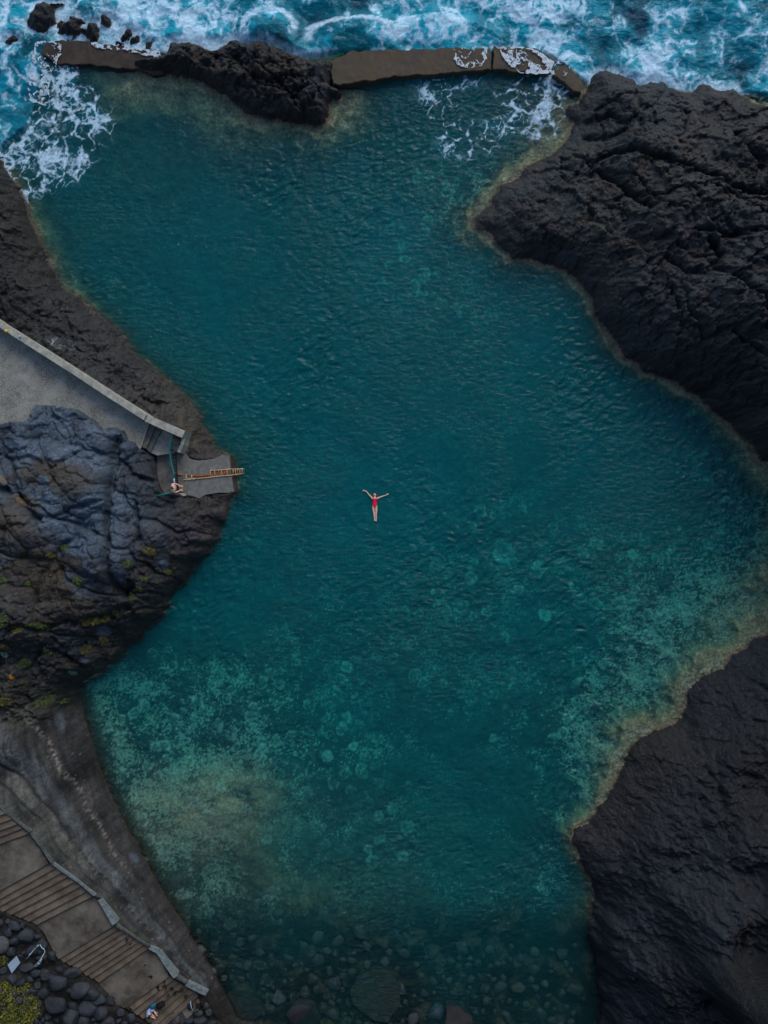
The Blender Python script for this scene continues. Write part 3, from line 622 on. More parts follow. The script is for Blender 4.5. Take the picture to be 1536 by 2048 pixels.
def simple_mat(name, c, rough=0.6, var=0.25, scale=8.0, bump=0.3, metal=0.0, c2=None, rnd=None, spec=0.4, dist=0.02, speck=0.0, speck_c=(.3, .3, .28), thr=.62, sps=5):
    m, nt, out = new_mat(name)
    tc = N(nt, 'ShaderNodeTexCoord')
    no = N(nt, 'ShaderNodeTexNoise', Scale=scale, Detail=6.0, Roughness=0.6); L(nt, tc.outputs['Object'], no.inputs['Vector'])
    mx = N(nt, 'ShaderNodeMix'); mx.data_type = 'RGBA'
    a = [v * (1 - var) for v in c]; b = list(c2) if c2 else [v * (1 + var) for v in c]
    mx.inputs[6].default_value = (*a, 1); mx.inputs[7].default_value = (*b, 1)
    mr = N(nt, 'ShaderNodeMapRange'); L(nt, no.outputs['Fac'], mr.inputs[0]); mr.inputs[1].default_value = .35; mr.inputs[2].default_value = .65
    L(nt, mr.outputs[0], mx.inputs[0]); cc = mx.outputs[2]
    if rnd:
        oi = N(nt, 'ShaderNodeObjectInfo'); cr = N(nt, 'ShaderNodeValToRGB'); cr.color_ramp.interpolation = 'CONSTANT'
        e = cr.color_ramp.elements
        for i, q in enumerate(rnd):
            el = e[i] if i < 2 else e.new(0)
            el.position = i / len(rnd); el.color = (*q, 1)
        L(nt, oi.outputs['Random'], cr.inputs[0])
        cc = vmath(nt, 'MULTIPLY', cc, cr.outputs[0])
    if speck > 0:
        n2_ = N(nt, 'ShaderNodeTexNoise', Scale=scale * sps, Detail=3.0, Roughness=0.7); L(nt, tc.outputs['Object'], n2_.inputs['Vector'])
        mm = N(nt, 'ShaderNodeMapRange'); L(nt, n2_.outputs['Fac'], mm.inputs[0]); mm.inputs[1].default_value = thr - .08; mm.inputs[2].default_value = thr + .06; mm.inputs[4].default_value = speck
        m2 = N(nt, 'ShaderNodeMix'); m2.data_type = 'RGBA'; L(nt, mm.outputs[0], m2.inputs[0]); L(nt, cc, m2.inputs[6]); m2.inputs[7].default_value = (*speck_c, 1); cc = m2.outputs[2]
    pb = N(nt, 'ShaderNodeBsdfPrincipled'); L(nt, cc, pb.inputs['Base Color'])
    pb.inputs['Roughness'].default_value = rough; pb.inputs['Metallic'].default_value = metal; pb.inputs['Specular IOR Level'].default_value = spec
    if bump:
        bb = N(nt, 'ShaderNodeBump', Strength=bump, Distance=dist); L(nt, no.outputs['Fac'], bb.inputs['Height']); L(nt, bb.outputs[0], pb.inputs['Normal'])
    L(nt, pb.outputs[0], out.inputs[0])
    return m

def water_mat(name, base):
    m, nt, out = new_mat(name)
    dp = N(nt, 'ShaderNodeAttribute', attribute_name='depth').outputs['Fac']
    fo = N(nt, 'ShaderNodeAttribute', attribute_name='foam').outputs['Fac']
    ae = N(nt, 'ShaderNodeAttribute', attribute_name='air').outputs['Fac']
    tc = N(nt, 'ShaderNodeTexCoord')
    n1_ = N(nt, 'ShaderNodeTexNoise', Scale=3.4, Detail=4.0, Roughness=0.5, Distortion=.6)
    mp_ = N(nt, 'ShaderNodeMapping'); mp_.inputs['Rotation'].default_value = (0, 0, .45); mp_.inputs['Scale'].default_value = (.62, 1.5, 1); L(nt, tc.outputs['Object'], mp_.inputs['Vector']); L(nt, mp_.outputs[0], n1_.inputs['Vector'])
    bp_ = N(nt, 'ShaderNodeBump', Strength=0.9, Distance=0.14); L(nt, n1_.outputs['Fac'], bp_.inputs['Height'])
    gu = N(nt, 'ShaderNodeTexNoise', Scale=.11, Detail=3.0, Roughness=.6, Distortion=.8); L(nt, tc.outputs['Object'], gu.inputs['Vector'])
    gm = N(nt, 'ShaderNodeMapRange'); L(nt, gu.outputs['Fac'], gm.inputs[0]); gm.inputs[1].default_value = .38; gm.inputs[2].default_value = .62; gm.inputs[3].default_value = .25; gm.inputs[4].default_value = 1.0
    L(nt, gm.outputs[0], bp_.inputs['Strength'])
    T = []
    for a in (0.46, 0.078, 0.098):
        T.append(mathn(nt, 'POWER', math.exp(-a), dp))
    comb = N(nt, 'ShaderNodeCombineColor')
    for i in range(3): L(nt, T[i], comb.inputs[i])
    k = mathn(nt, 'SUBTRACT', 1.0, mathn(nt, 'POWER', math.exp(-0.24), dp))
    trans = N(nt, 'ShaderNodeBsdfTransparent')
    ia = mathn(nt, 'SUBTRACT', 1.0, ae)
    L(nt, vmath(nt, 'SCALE', comb.outputs[0]), trans.inputs[0])
    sc_ = nt.nodes[-1]
    # scale node factor
    for n_ in nt.nodes:
        if n_.bl_idname == 'ShaderNodeVectorMath' and n_.operation == 'SCALE': L(nt, ia, n_.inputs['Scale'])
    body = N(nt, 'ShaderNodeMix'); body.data_type = 'RGBA'
    body.inputs[6].default_value = (*base, 1); body.inputs[7].default_value = (.008, .42, .56, 1); L(nt, ae, body.inputs[0])
    kk = mathn(nt, 'MAXIMUM', k, ae)
    bc = nt.nodes.new('ShaderNodeVectorMath'); bc.operation = 'SCALE'; L(nt, body.outputs[2], bc.inputs[0]); L(nt, kk, bc.inputs['Scale'])
    df = N(nt, 'ShaderNodeBsdfDiffuse'); L(nt, bc.outputs[0], df.inputs[0]); L(nt, bp_.outputs[0], df.inputs['Normal'])
    add = N(nt, 'ShaderNodeAddShader'); L(nt, trans.outputs[0], add.inputs[0]); L(nt, df.outputs[0], add.inputs[1])
    fr = N(nt, 'ShaderNodeFresnel', IOR=1.25); L(nt, bp_.outputs[0], fr.inputs['Normal'])
    gl = N(nt, 'ShaderNodeBsdfGlossy', Roughness=0.2); L(nt, bp_.outputs[0], gl.inputs['Normal'])
    mx = N(nt, 'ShaderNodeMixShader'); L(nt, fr.outputs[0], mx.inputs[0]); L(nt, add.outputs[0], mx.inputs[1]); L(nt, gl.outputs[0], mx.inputs[2])
    fd = N(nt, 'ShaderNodeBsdfDiffuse'); fd.inputs[0].default_value = (.64, .84, .96, 1)
    nf = N(nt, 'ShaderNodeTexNoise', Scale=7.0, Detail=8.0, Roughness=0.78, Distortion=.8); L(nt, tc.outputs['Object'], nf.inputs['Vector'])
    mr = N(nt, 'ShaderNodeMapRange'); L(nt, nf.outputs['Fac'], mr.inputs[0]); mr.inputs[1].default_value = .32; mr.inputs[2].default_value = .68; mr.inputs[3].default_value = .3; mr.inputs[4].default_value = 1.3
    ff = mathn(nt, 'MULTIPLY', fo, mr.outputs[0], clamp=True)
    m2 = N(nt, 'ShaderNodeMixShader'); L(nt, ff, m2.inputs[0]); L(nt, mx.outputs[0], m2.inputs[1]); L(nt, fd.outputs[0], m2.inputs[2])
    L(nt, m2.outputs[0], out.inputs[0])
    return m
M_WATER = water_mat('pool_water', (.0, .128, .148))
M_SEA = water_mat('sea_water', (.0, .065, .12))

# ------------------------------------------------------------------ meshes of the ground
idx = np.arange(NY * NX).reshape(NY, NX)
q00 = idx[:-1, :-1]; q10 = idx[:-1, 1:]; q11 = idx[1:, 1:]; q01 = idx[1:, :-1]
VALL = np.stack([X, Y, H], -1).reshape(-1, 3)
CALL = COLR.reshape(-1, 3)
hmax = np.maximum(np.maximum(H[:-1, :-1], H[1:, 1:]), np.maximum(H[:-1, 1:], H[1:, :-1]))
cpx = PX0[:-1, :-1]; cpy = PY0[:-1, :-1]
def sub(name, mask, mat, extra=None):
    F = np.stack([q00[mask], q10[mask], q11[mask], q01[mask]], -1)
    u, inv = np.unique(F, return_inverse=True)
    me = mesh_np(name, VALL[u], inv.reshape(-1, 4), mat, True, cols={'Col': CALL[u]})
    return link(bpy.data.objects.new(name, me))
island = hmax > -0.02
own_o = (csample(c_out, X, Y)[:-1, :-1] > -0.6) & (sdo[:-1, :-1] > -0.25) & island
rocks_done = np.zeros_like(island)
sub_masks = {}
for i, (a, b, ra, rb) in enumerate(SEAROCKS):
    m = island & ~own_o & (np.hypot((cpx - a) / (ra + 14), (cpy - b) / (rb + 12)) < 1.0) & (cpy < 125) & ~rocks_done
    rocks_done |= m; sub_masks[i] = m
rest = island & ~own_o & ~rocks_done
seabed = ~island
tag(sub('seabed', seabed, M_BED), 'mottled seabed of pale crusts and dark stone seen through the clear teal water', None, None, 'structure')
lft = rest & (cpx < 768) & (cpy < 1385)
lsl = rest & (cpx < 520) & (cpy >= 1385)
bea = rest & (cpx >= 520) & (cpx < 1215) & (cpy > 1900)
ru = rest & (cpx >= 768) & (cpy <= 1100)
rl = rest & ~(lft | lsl | bea | ru)
tag(sub('headland', lft, M_ROCK), 'blue grey and brown lava headland on the left side of the pool around the bathing platform', None, None, 'structure')
tag(sub('embankment', lsl, M_SLOPE), 'banded rock and concrete slope between the wide stairway and the pool', None, None, 'structure')
tag(sub('beach', bea, M_ROCK), 'dark stony beach at the lower end of the pool', None, None, 'structure')
tag(sub('terrain', ru, M_ROCK), 'cracked dark lava slab between the pool and the open sea on the right', None, None, 'structure')
tag(sub('cliff', rl, M_ROCK), 'smooth black lava cliff foot at the lower right of the pool', None, None, 'structure')
tag(sub('rock_outcrop', own_o, M_ROCK), 'long black craggy rock outcrop joining the two lengths of sea wall', 'rock')
rock_lab = ['largest black rock in the surf beyond the left end of the sea wall', 'flat reddish black rock in the surf right of the largest one', 'small dark rock touching the far edge of the sea wall', 'small upright rock in white foam above the sea wall',
 'low rock at the top edge of the frame in thin foam', 'half drowned brown rock awash behind the sea wall', 'wet rock in foam beside the craggy outcrop', 'low rock awash in foam near the left edge', 'flat wet rock against the sea side of the low brown wall', 'small wet rock right behind the flat one beside the low brown wall']
for i, m in sub_masks.items():
    if m.any(): tag(sub('sea_rock', m, M_ROCK), rock_lab[i], 'rock', 'black rocks awash in the surf')

# ------------------------------------------------------------------ water
def ellp(px, py, rx, ry, ang=0, soft=.4):
    a = math.radians(ang); dx = PX0 - px; dy = PY0 - py
    u = (dx * math.cos(a) + dy * math.sin(a)) / rx; v = (-dx * math.sin(a) + dy * math.cos(a)) / ry
    return sstep(1 + soft, 1 - soft, np.hypot(u, v))
seal = np.interp(PX0, [-9999, 0, 60, 90, 330, 560, 700, 1090, 1180, 1536, 9999], [300, 300, 250, 100, 108, 118, 112, 104, 170, 190, 190])   # line of the sea wall
sea_m = sstep(6, -6, PY0 - seal)
leftwater = sstep(70, 30, PX0) * sstep(420, 300, PY0)
rough = np.clip(sea_m + 0.0, 0, 1)
dirn = 0.55 + 0.8 * fbm(X * 0.05, Y * 0.05, 2, 201)
ca, sa2 = np.cos(dirn), np.sin(dirn)
wx = X + 0.35 * fbm(X * .8, Y * .8, 2, 211); wy = Y + 0.35 * fbm(X * .8 + 5, Y * .8, 2, 213)
# patches of stronger and weaker ripple
pt = sstep(-.5, .6, fbm(X * .12, Y * .12, 3, 221))
r1 = perlin((wx * .8 + wy * .6) * 1.3, (-wx * .6 + wy * .8) * 2.9, 231)
r2 = perlin((wx * .5 - wy * .86) * 4.6, (wx * .86 + wy * .5) * 2.6, 233)
r3 = perlin(wx * 6.6, wy * 6.6, 235)
r4 = perlin((wx * .95 + wy * .3) * 3.1, (-wx * .3 + wy * .95) * 6.6, 237)
ringd = np.hypot(X - W(749, 1010)[0], Y - W(749, 1010)[1])
wave = (0.026 * r1 + 0.017 * r2 + 0.008 * r3 + 0.013 * r4) * (0.45 + 2.0 * pt * pt)
wave = wave + .012 * np.sin(ringd * 9) * np.exp(-(ringd - 1.0) ** 2 / .5)
calm = sstep(1900, 1990, PY0) * (PY0 < 2200)
wave = wave * (1 - .6 * calm)
wave = wave * (1 - .6 * ellp(750, 1012, 34, 42))
swell = 0.35 * fbm(X * .22, Y * .3, 3, 241) + 0.22 * ridged(X * .5, Y * .6, 4, 243)
bumps = .55 * ellp(540, 62, 50, 42, 0, .8) + .5 * ellp(700, 78, 85, 34, -12, .8) + .3 * ellp(880, 60, 60, 30, 0, .8)
farw = np.clip(1 - far / 300, 0.2, 1)
rs = sea_m * sstep(0, .8, np.clip(-np.maximum(np.maximum(sd, sdo), sdr), 0, 9) * 1.0 + .25)
Zw = wave * (1 - sea_m) + sea_m * (rs * (swell + bumps) * farw + wave * .6 - 0.05)
# foam
fx = X + .55 * fbm(X * .7, Y * .7, 4, 251) ; fy = Y + .55 * fbm(X * .7 + 7, Y * .7 + 3, 4, 253)
rgA = ridged(fx * .9, fy * .9, 5, 261, .62); rgB = ridged(fx * 2.2 + 3, fy * 2.2, 4, 263, .6)
cloud = fbm(fx * .35, fy * .45, 5, 265, .58)
SP = [(0, 0, .8), (60, 120, .62), (200, 20, .65), (330, 20, .85), (420, 60, .98), (260, 60, .95), (480, 20, .5), (540, 60, .2), (540, 15, .62), (600, 100, .85), (640, 40, .35), (700, 80, .22), (620, 70, .5), (720, 15, .25), (770, 90, .62), (800, 40, .72), (860, 60, .75), (880, 90, .85), (950, 30, .5), (1000, 70, .72), (1060, 60, .85), (1100, 100, .85), (1150, 20, .5), (1130, 120, .8), (1200, 90, .62), (1240, 130, .65), (1270, 30, .15), (1340, 60, .72), (1380, 130, .62), (1430, 40, .5), (1480, 120, .18), (1520, 60, .45), (1536, 170, .8), (1420, 150, .75), (1300, 145, .8), (20, 220, .55), (40, 330, .6), (100, 130, .35), (700, -200, .5), (0, -300, .5), (1400, -300, .4)]
c_sp = idw([W(p[0], p[1]) for p in SP], [p[2] for p in SP], CGX, CGY, p=3, soft=.7)
spd = csample(c_sp, X + w1x * 1.3, Y + w1y * 1.3)
fsea = sstep(.98 - .62 * spd, 1.30 - .62 * spd, .66 * rgA + .26 * rgB + .46 * cloud + .13)
fsea = np.clip(fsea + sstep(.85, 1.15, spd + .4 * cloud) * (.55 + .45 * rgB), 0, 1)
rimring = sum(sstep(.20, .04, np.abs(np.hypot((PX0 - a) / ra, (PY0 - b) / rb) - 1 + .10 * n1 + .05 * n2)) * sstep(.5, -.2, (PY0 - b) / rb) for a, b, ra, rb in ((540, 62, 52, 40), (705, 76, 90, 36)))
fsea = np.clip(fsea + rimring * (.5 + .5 * rgB), 0, 1)
shoreline = np.clip(-np.maximum(np.maximum(sd, sdo), sdr), 0, 9)
fsea = np.clip(fsea + sstep(.5, .05, shoreline + .25 * n1) * .75 * sstep(-.3, .3, n2 + .3), 0, 1)
airsea = np.clip(sstep(.1, .75, spd + .45 * cloud) * .85 + .5 * bumps, 0, 1)
# lace of foam inside the pool
lx = X + .30 * fbm(X * 1.3, Y * 1.3, 3, 271); ly = Y + .30 * fbm(X * 1.3 + 4, Y * 1.3, 3, 273)
va, vb, vhh, _, _ = voronoi(lx / .95, ly / .95, 31); vc, vd, _, _, _ = voronoi(lx / .42, ly / .42, 33)
PLm = np.maximum.reduce([ellp(60, 215, 85, 120, 20, .35), ellp(95, 300, 95, 80, 0, .35), ellp(60, 370, 34, 34, 0, .4), ellp(190, 250, 40, 50, 0, .4), ellp(175, 215, 50, 40, 20, .3), ellp(50, 350, 36, 50, 0, .3), ellp(10, 200, 50, 170, 0, .3), ellp(125, 180, 26, 60, 20, .4)])
PRm = np.maximum.reduce([ellp(940, 280, 65, 38, -10, .45), ellp(880, 210, 34, 70, -30, .35) * .75, ellp(1030, 215, 75, 48, -30, .45), ellp(1090, 190, 58, 66, 0, .35), ellp(900, 165, 80, 20, 0, .5) * .6, ellp(1080, 255, 40, 28, 0, .4) * .8])
hole = ellp(975, 215, 30, 28, 0, .5)
pm = np.clip(np.maximum(PLm, PRm * (1 - .8 * hole)), 0, 1)
big = sstep(-.35, .55, cloud + .5 * n1)
wl = pm * (.05 + .22 * big)
lace = sstep(wl + .03, wl - .05, vb - va) * sstep(-.5, .2, n2 + .3 * n1)
lace2 = sstep(wl * .7, wl * .7 - .08, vd - vc) * .8 * big
thin = sstep(.05, .0, np.abs(vb - va - .02)) * .5 * sstep(-.2, .4, n2)
fpool = np.clip(np.maximum(np.maximum(lace, lace2), thin) * sstep(.03, .6, pm), 0, 1) * np.clip(pm * 1.1 + .1, 0, 1)
thick = .8 * ellp(95, 290, 26, 45, 20, .6) * sstep(-.2, .3, n1 + .4 * n2) + ellp(1085, 215, 18, 50, 10, .6) * sstep(-.1, .4, n1 + .4 * n2) + ellp(120, 190, 9, 60, 8, .5) * sstep(-.3, .2, n2)
fpool = np.clip(fpool + .8 * thick, 0, 1)
specks = sstep(.62, .74, fbm(X * 6, Y * 6, 2, 281)) * (ellp(450, 230, 120, 60) * .35 + ellp(1050, 330, 90, 60, -30) * .5 + ellp(390, 490, 40, 30) * .5)
fpool = np.clip(fpool + specks * .5, 0, .95)
foam = np.clip(lerp(fpool, fsea, sea_m), 0, 1)
air = np.clip(lerp(pm * .42 * big, airsea, sea_m), 0, 1) * sstep(0.0, .5, shoreline + .3 * sea_m)
foam = foam * np.where(far > 30, .6, 1)
Dw = np.clip(-H + Zw, 0.0, 14)
Dw = Dw + sea_m * 1.2
WV = np.stack([X, Y, Zw], -1).reshape(-1, 3)
keep = (np.minimum(np.minimum(H[:-1, :-1], H[1:, 1:]), np.minimum(H[:-1, 1:], H[1:, :-1])) < 0.9) & ((np.maximum(np.maximum(sd, sdo), sdr))[:-1, :-1] < 1.2)
issea = (sea_m[:-1, :-1] > .5)
for nm, mk, lab in (('sea', keep & issea, 'open sea churned to white and turquoise foam outside the sea wall'), ('water', keep & ~issea, 'deep teal rippled water of the natural swimming pool')):
    F = np.stack([q00[mk], q10[mk], q11[mk], q01[mk]], -1); u, inv = np.unique(F, return_inverse=True)
    me = mesh_np(nm, WV[u], inv.reshape(-1, 4), M_SEA if nm == 'sea' else M_WATER, True, attrs={'depth': Dw.ravel()[u], 'foam': foam.ravel()[u], 'air': air.ravel()[u]})
    tag(link(bpy.data.objects.new(nm, me)), lab, None, None, 'structure')


# ------------------------------------------------------------------ object materials
M_AGG = simple_mat('exposed_aggregate', (.20, .195, .165), .85, .5, 1.1, .5, speck=.75, speck_c=(.42, .40, .33), thr=.55, sps=18)
M_AGG2 = simple_mat('rough_concrete', (.15, .142, .12), .85, .4, 2.0, .5, speck=.5, speck_c=(.28, .26, .21), thr=.57, sps=9)
M_CONC = simple_mat('pale_concrete', (.38, .36, .29), .8, .3, 3.0, .3, speck=.3, speck_c=(.12, .11, .10), thr=.6)
M_STEP = simple_mat('worn_concrete', (.155, .118, .082), .85, .38, 1.3, .4, speck=.25, speck_c=(.22, .20, .16), thr=.6)
M_LAND = simple_mat('stained_concrete', (.12, .095, .070), .85, .5, .8, .4, c2=(.19, .165, .13), speck=.25, speck_c=(.24, .24, .19), thr=.6)
M_CURB = simple_mat('pale_plaster', (.22, .26, .26), .8, .35, 6.0, .4, speck=.5, speck_c=(.08, .09, .09), thr=.52)
M_CURBD = simple_mat('weathered_plaster', (.10, .11, .10), .8, .4, 4.0, .4)
M_WALLB = simple_mat('sea_worn_concrete', (.17, .105, .048), .7, .45, .7, .5, c2=(.060, .050, .034), speck=.35, speck_c=(.05, .035, .028), thr=.55)
M_WALLD = simple_mat('algae_stained_concrete', (.034, .022, .014), .7, .5, 1.6, .5, speck=.35, speck_c=(.10, .06, .03), thr=.6)
M_RUST = simple_mat('rusty_metal', (.60, .18, .055), .8, .5, 9.0, .3, c2=(.42, .17, .06))
M_WHITEP = simple_mat('chipped_white_paint', (.75, .62, .38), .6, .2, 5.0, .2, speck=.9, speck_c=(.50, .18, .05), thr=.50, sps=2)
M_GREEN = simple_mat('green_painted_metal', (.012, .20, .165), .45, .25, 9.0, .1)
M_DARKM = simple_mat('dark_metal', (.025, .028, .03), .6, .3, 9.0, .1)
M_SKIN = simple_mat('skin', (.82, .50, .36), .5, .08, 9.0, 0, spec=.4)
M_HAIR = simple_mat('dark_hair', (.018, .012, .010), .5, .3, 40.0, .3)
M_RED = simple_mat('red_swimsuit', (.80, .005, .05), .5, .1, 9.0, 0)
M_SHORTS = simple_mat('dark_shorts', (.02, .03, .05), .7, .2, 9.0, 0)
M_SHIRT = simple_mat('pale_blue_cloth', (.22, .40, .78), .8, .2, 9.0, .1, speck=.5, speck_c=(.75, .80, .92), thr=.55)
M_TEAL = simple_mat('teal_cloth', (.02, .17, .26), .8, .2, 9.0, .1)
M_BLACK = simple_mat('black_cloth', (.008, .007, .010), .8, .2, 9.0, .1)
M_BOARD = simple_mat('white_board_paint', (.42, .55, .66), .5, .12, 8.0, .1)
M_PIPE = simple_mat('white_plastic', (.45, .60, .68), .5, .1, 8.0, .1)
M_YEL = simple_mat('yellow_plastic', (.65, .50, .03), .5, .1, 8.0, 0)
M_STONE = simple_mat('boulder_stone', (.030, .034, .042), .75, .35, 2.4, .6, rnd=[(1, 1, 1), (.8, .8, .85), (1.15, 1.2, 1.3), (1.2, 1.0, .85), (.65, .65, .7), (1.3, 1.35, 1.4)], speck=.25, speck_c=(.10, .10, .11), thr=.6, dist=.04)
M_PEB = simple_mat('wet_stone', (.065, .06, .052), .6, .35, 3.0, .5, rnd=[(.6, .6, .6), (.4, .45, .5), (.85, .6, .45), (.7, .9, .8), (.3, .33, .33), (1.0, .8, .6), (.55, .75, .85)], speck=.3, speck_c=(.16, .17, .14), thr=.58, dist=.04)
M_OLIVE = simple_mat('olive_stone', (.036, .034, .022), .8, .3, 2.5, .6, speck=.3, speck_c=(.16, .15, .10))
M_PALE = simple_mat('pale_stone', (.075, .08, .082), .8, .3, 2.5, .6)
M_LEAF = simple_mat('yellow_green_leaf', (.10, .115, .014), .7, .5, 3.0, 0, c2=(.24, .24, .03))
M_MOSS = simple_mat('green_leaf', (.07, .12, .025), .7, .4, 6.0, 0, c2=(.14, .18, .04))
M_MOSSY = simple_mat('yellow_leaf', (.13, .125, .02), .7, .4, 6.0, 0, c2=(.20, .17, .04))
M_MOSSP = simple_mat('pale_leaf', (.17, .34, .22), .7, .4, 6.0, 0, c2=(.25, .42, .30))
M_MOSSO = simple_mat('orange_leaf', (.55, .20, .02), .7, .4, 6.0, 0)
M_WEED = simple_mat('dark_seaweed', (.014, .010, .008), .5, .3, 9.0, 0)

def prism_px(mb, poly, ztop, zbot):
    """solid under an outline traced at its own height"""
    T = []; B = []
    for p in poly:
        z = p[2] if len(p) > 2 else ztop
        x, y = W(p[0], p[1], z); T.append((x, y, z)); B.append((x, y, zbot))
    mb.quadprism(T, B)

def seg_wall(mb, pts, w, h0, cap=0.0):
    """wall along (x, y, ztop) points, mitred"""
    n = len(pts); Lp = []; Rp = []
    for i in range(n):
        p = Vector(pts[i][:2]); a = Vector(pts[max(i - 1, 0)][:2]); b = Vector(pts[min(i + 1, n - 1)][:2])
        d = (b - a).normalized(); nn = Vector((-d.y, d.x))
        ww = w[i] if isinstance(w, (list, tuple)) else w
        Lp.append(p + nn * ww / 2); Rp.append(p - nn * ww / 2)
    for i in range(n - 1):
        z0, z1 = pts[i][2], pts[i + 1][2]
        T = [(Lp[i].x, Lp[i].y, z0), (Rp[i].x, Rp[i].y, z0), (Rp[i + 1].x, Rp[i + 1].y, z1), (Lp[i + 1].x, Lp[i + 1].y, z1)]
        B = [(q[0], q[1], h0) for q in T]
        mb.quadprism(T, B)

# ------------------------------------------------------------------ sea wall (fine meshes with worn edges)
def worn_slab(name, poly, ztop, zbot, mat, parent=None, ns=0.12, amp=.05, seed=0):
    """outline in photo pixels -> slab with a finely divided, worn top and ragged rim"""
    P = [Vector(W(p[0], p[1], ztop)) for p in poly]
    R = []
    n = len(P)
    for i in range(n):
        a, b = P[i], P[(i + 1) % n]; k = max(1, int((b - a).length / ns))
        for j in range(k):
            q = a.lerp(b, j / k); nn = Vector((b.y - a.y, a.x - b.x)).normalized()
            q = q + nn * float(fbm(np.array([q.x * 1.3]), np.array([q.y * 1.3]), 3, 300 + seed)[0]) * amp * 1.6
            R.append(q)
    bm = bmesh.new()
    top = [bm.verts.new((q.x, q.y, ztop)) for q in R]
    bot = [bm.verts.new((q.x, q.y, zbot)) for q in R]
    bm.faces.new(top)
    for i in range(len(R)):
        j = (i + 1) % len(R); bm.faces.new((top[i], bot[i], bot[j], top[j]))
    bm.faces.new(bot[::-1])
    bmesh.ops.recalc_face_normals(bm, faces=bm.faces)
    tf = [f for f in bm.faces if all(v.co.z > ztop - .01 for v in f.verts)]
    bmesh.ops.triangulate(bm, faces=tf)
    for _ in range(2):
        ed = [e for e in bm.edges if e.calc_length() > ns * 3 and all(v.co.z > ztop - .01 for v in e.verts)]
        if ed: bmesh.ops.subdivide_edges(bm, edges=ed, cuts=2); 
    for v in bm.verts:
        if v.co.z > ztop - .01:
            v.co.z += float(fbm(np.array([v.co.x * 1.2]), np.array([v.co.y * 1.2]), 3, 320 + seed)[0]) * amp * .35
    rim = [e for e in bm.edges if len(e.link_faces) == 2 and e.calc_face_angle(0) > .8 and all(v.co.z > ztop - .2 for v in e.verts)]
    bmesh.ops.bevel(bm, geom=rim, offset=.035, segments=2, affect='EDGES')
    me = bpy.data.meshes.new(name); bm.to_mesh(me); bm.free()
    for p in me.polygons: p.use_smooth = False
    me.materials.append(mat)
    return link(bpy.data.objects.new(name, me), parent)

wall = empty('sea_wall', (*W(880, 130), 0))
def reparent_keep(o, root):
    o.parent = root; o.location = o.location - root.location
ms = worn_slab('wall_section', [(664, 121), (700, 104), (770, 99), (850, 97), (980, 96), (983, 140), (920, 144), (860, 149), (800, 151), (755, 160), (700, 166), (676, 170), (664, 168)], .55, -4, M_WALLB, seed=1, amp=.09); reparent_keep(ms, wall)
ms = worn_slab('wall_section', [(987, 94), (1068, 94), (1085, 104), (1110, 122), (1096, 146), (1060, 142), (988, 139)], .50, -4, M_WALLB, seed=2, amp=.09); reparent_keep(ms, wall)
ms = worn_slab('wall_section', [(1106, 150), (1112, 138), (1128, 130), (1150, 148), (1167, 164), (1163, 186), (1148, 182), (1128, 166)], .45, -4, M_WALLB, seed=3, amp=.09); reparent_keep(ms, wall)
tag(wall, 'rusty brown concrete sea wall with waves washing over its right half', 'sea wall')
w2 = empty('sea_wall', (*W(200, 115), 0))
ms = worn_slab('wall_section', [(84, 88), (110, 80), (200, 86), (330, 106), (322, 128), (330, 150), (270, 139), (200, 131), (122, 128), (96, 118), (74, 104)], .24, -3, M_WALLD, seed=4, amp=.09); reparent_keep(ms, w2)
ms = worn_slab('wall_section', [(70, 108), (96, 121), (120, 131), (112, 160), (98, 200), (92, 260), (70, 300), (56, 290), (58, 220), (56, 160)], -.30, -3, M_WALLD, seed=6, amp=.08); reparent_keep(ms, w2)
tag(w2, 'low dark brown sea wall at the left curving down into the surf', 'sea wall')

# thin sheets of foam running over the walls
def foam_sheet(name, mpoly, z, thr, seed):
    P = np.array([W(p[0], p[1], z) for p in mpoly]); x0, y0 = P.min(0) - .3; x1, y1 = P.max(0) + .3
    gx, gy = np.meshgrid(np.arange(x0, x1, .035), np.arange(y0, y1, .035))
    d = polysdf(P, gx + .15 * fbm(gx * 2, gy * 2, 3, seed), gy + .15 * fbm(gx * 2 + 5, gy * 2, 3, seed + 3))
    a, b, _, _, _ = voronoi(gx / .33 + .5 * fbm(gx * 2.5, gy * 2.5, 3, seed), gy / .33 + .5 * fbm(gx * 2.5 + 9, gy * 2.5, 3, seed + 1), seed)
    qx = gx + .25 * fbm(gx * 2, gy * 2, 3, seed + 21); qy = gy + .25 * fbm(gx * 2 + 3, gy * 2, 3, seed + 22)
    rr = ridged(qx * 1.8, qy * 1.8, 4, seed + 23, .65) + .25 * fbm(gx * .9, gy * .9, 2, seed + 5) + .35 * np.exp(-np.abs(d) / .07) - .12 * np.clip(d, 0, 1)
    dens = rr > .93 - thr
    m = dens & (d > 0); m = m[:-1, :-1]
    id_ = np.arange(gx.size).reshape(gx.shape)
    F = np.stack([id_[:-1, :-1][m], id_[:-1, 1:][m], id_[1:, 1:][m], id_[1:, :-1][m]], -1)
    V = np.stack([gx, gy, z + .055 + .02 * fbm(gx * 3, gy * 3, 2, seed + 8)], -1).reshape(-1, 3)
    u, inv = np.unique(F, return_inverse=True)
    o = link(bpy.data.objects.new(name, mesh_np(name, V[u], inv.reshape(-1, 4), M_FOAM)))
    return o
M_FOAM = simple_mat('foam', (.55, .62, .66), .7, .3, 12.0, .3)
tag(foam_sheet('foam', [(905, 96), (975, 96), (972, 118), (960, 136), (925, 138), (908, 120)], .58, .2, 3), 'thin white foam draining over the sea wall left of the joint', None, None, 'stuff')
tag(foam_sheet('foam', [(992, 94), (1060, 96), (1108, 124), (1098, 148), (1068, 150), (1040, 146), (1010, 125)], .53, .32, 5), 'white foam pouring over the corner of the sea wall right of the joint', None, None, 'stuff')
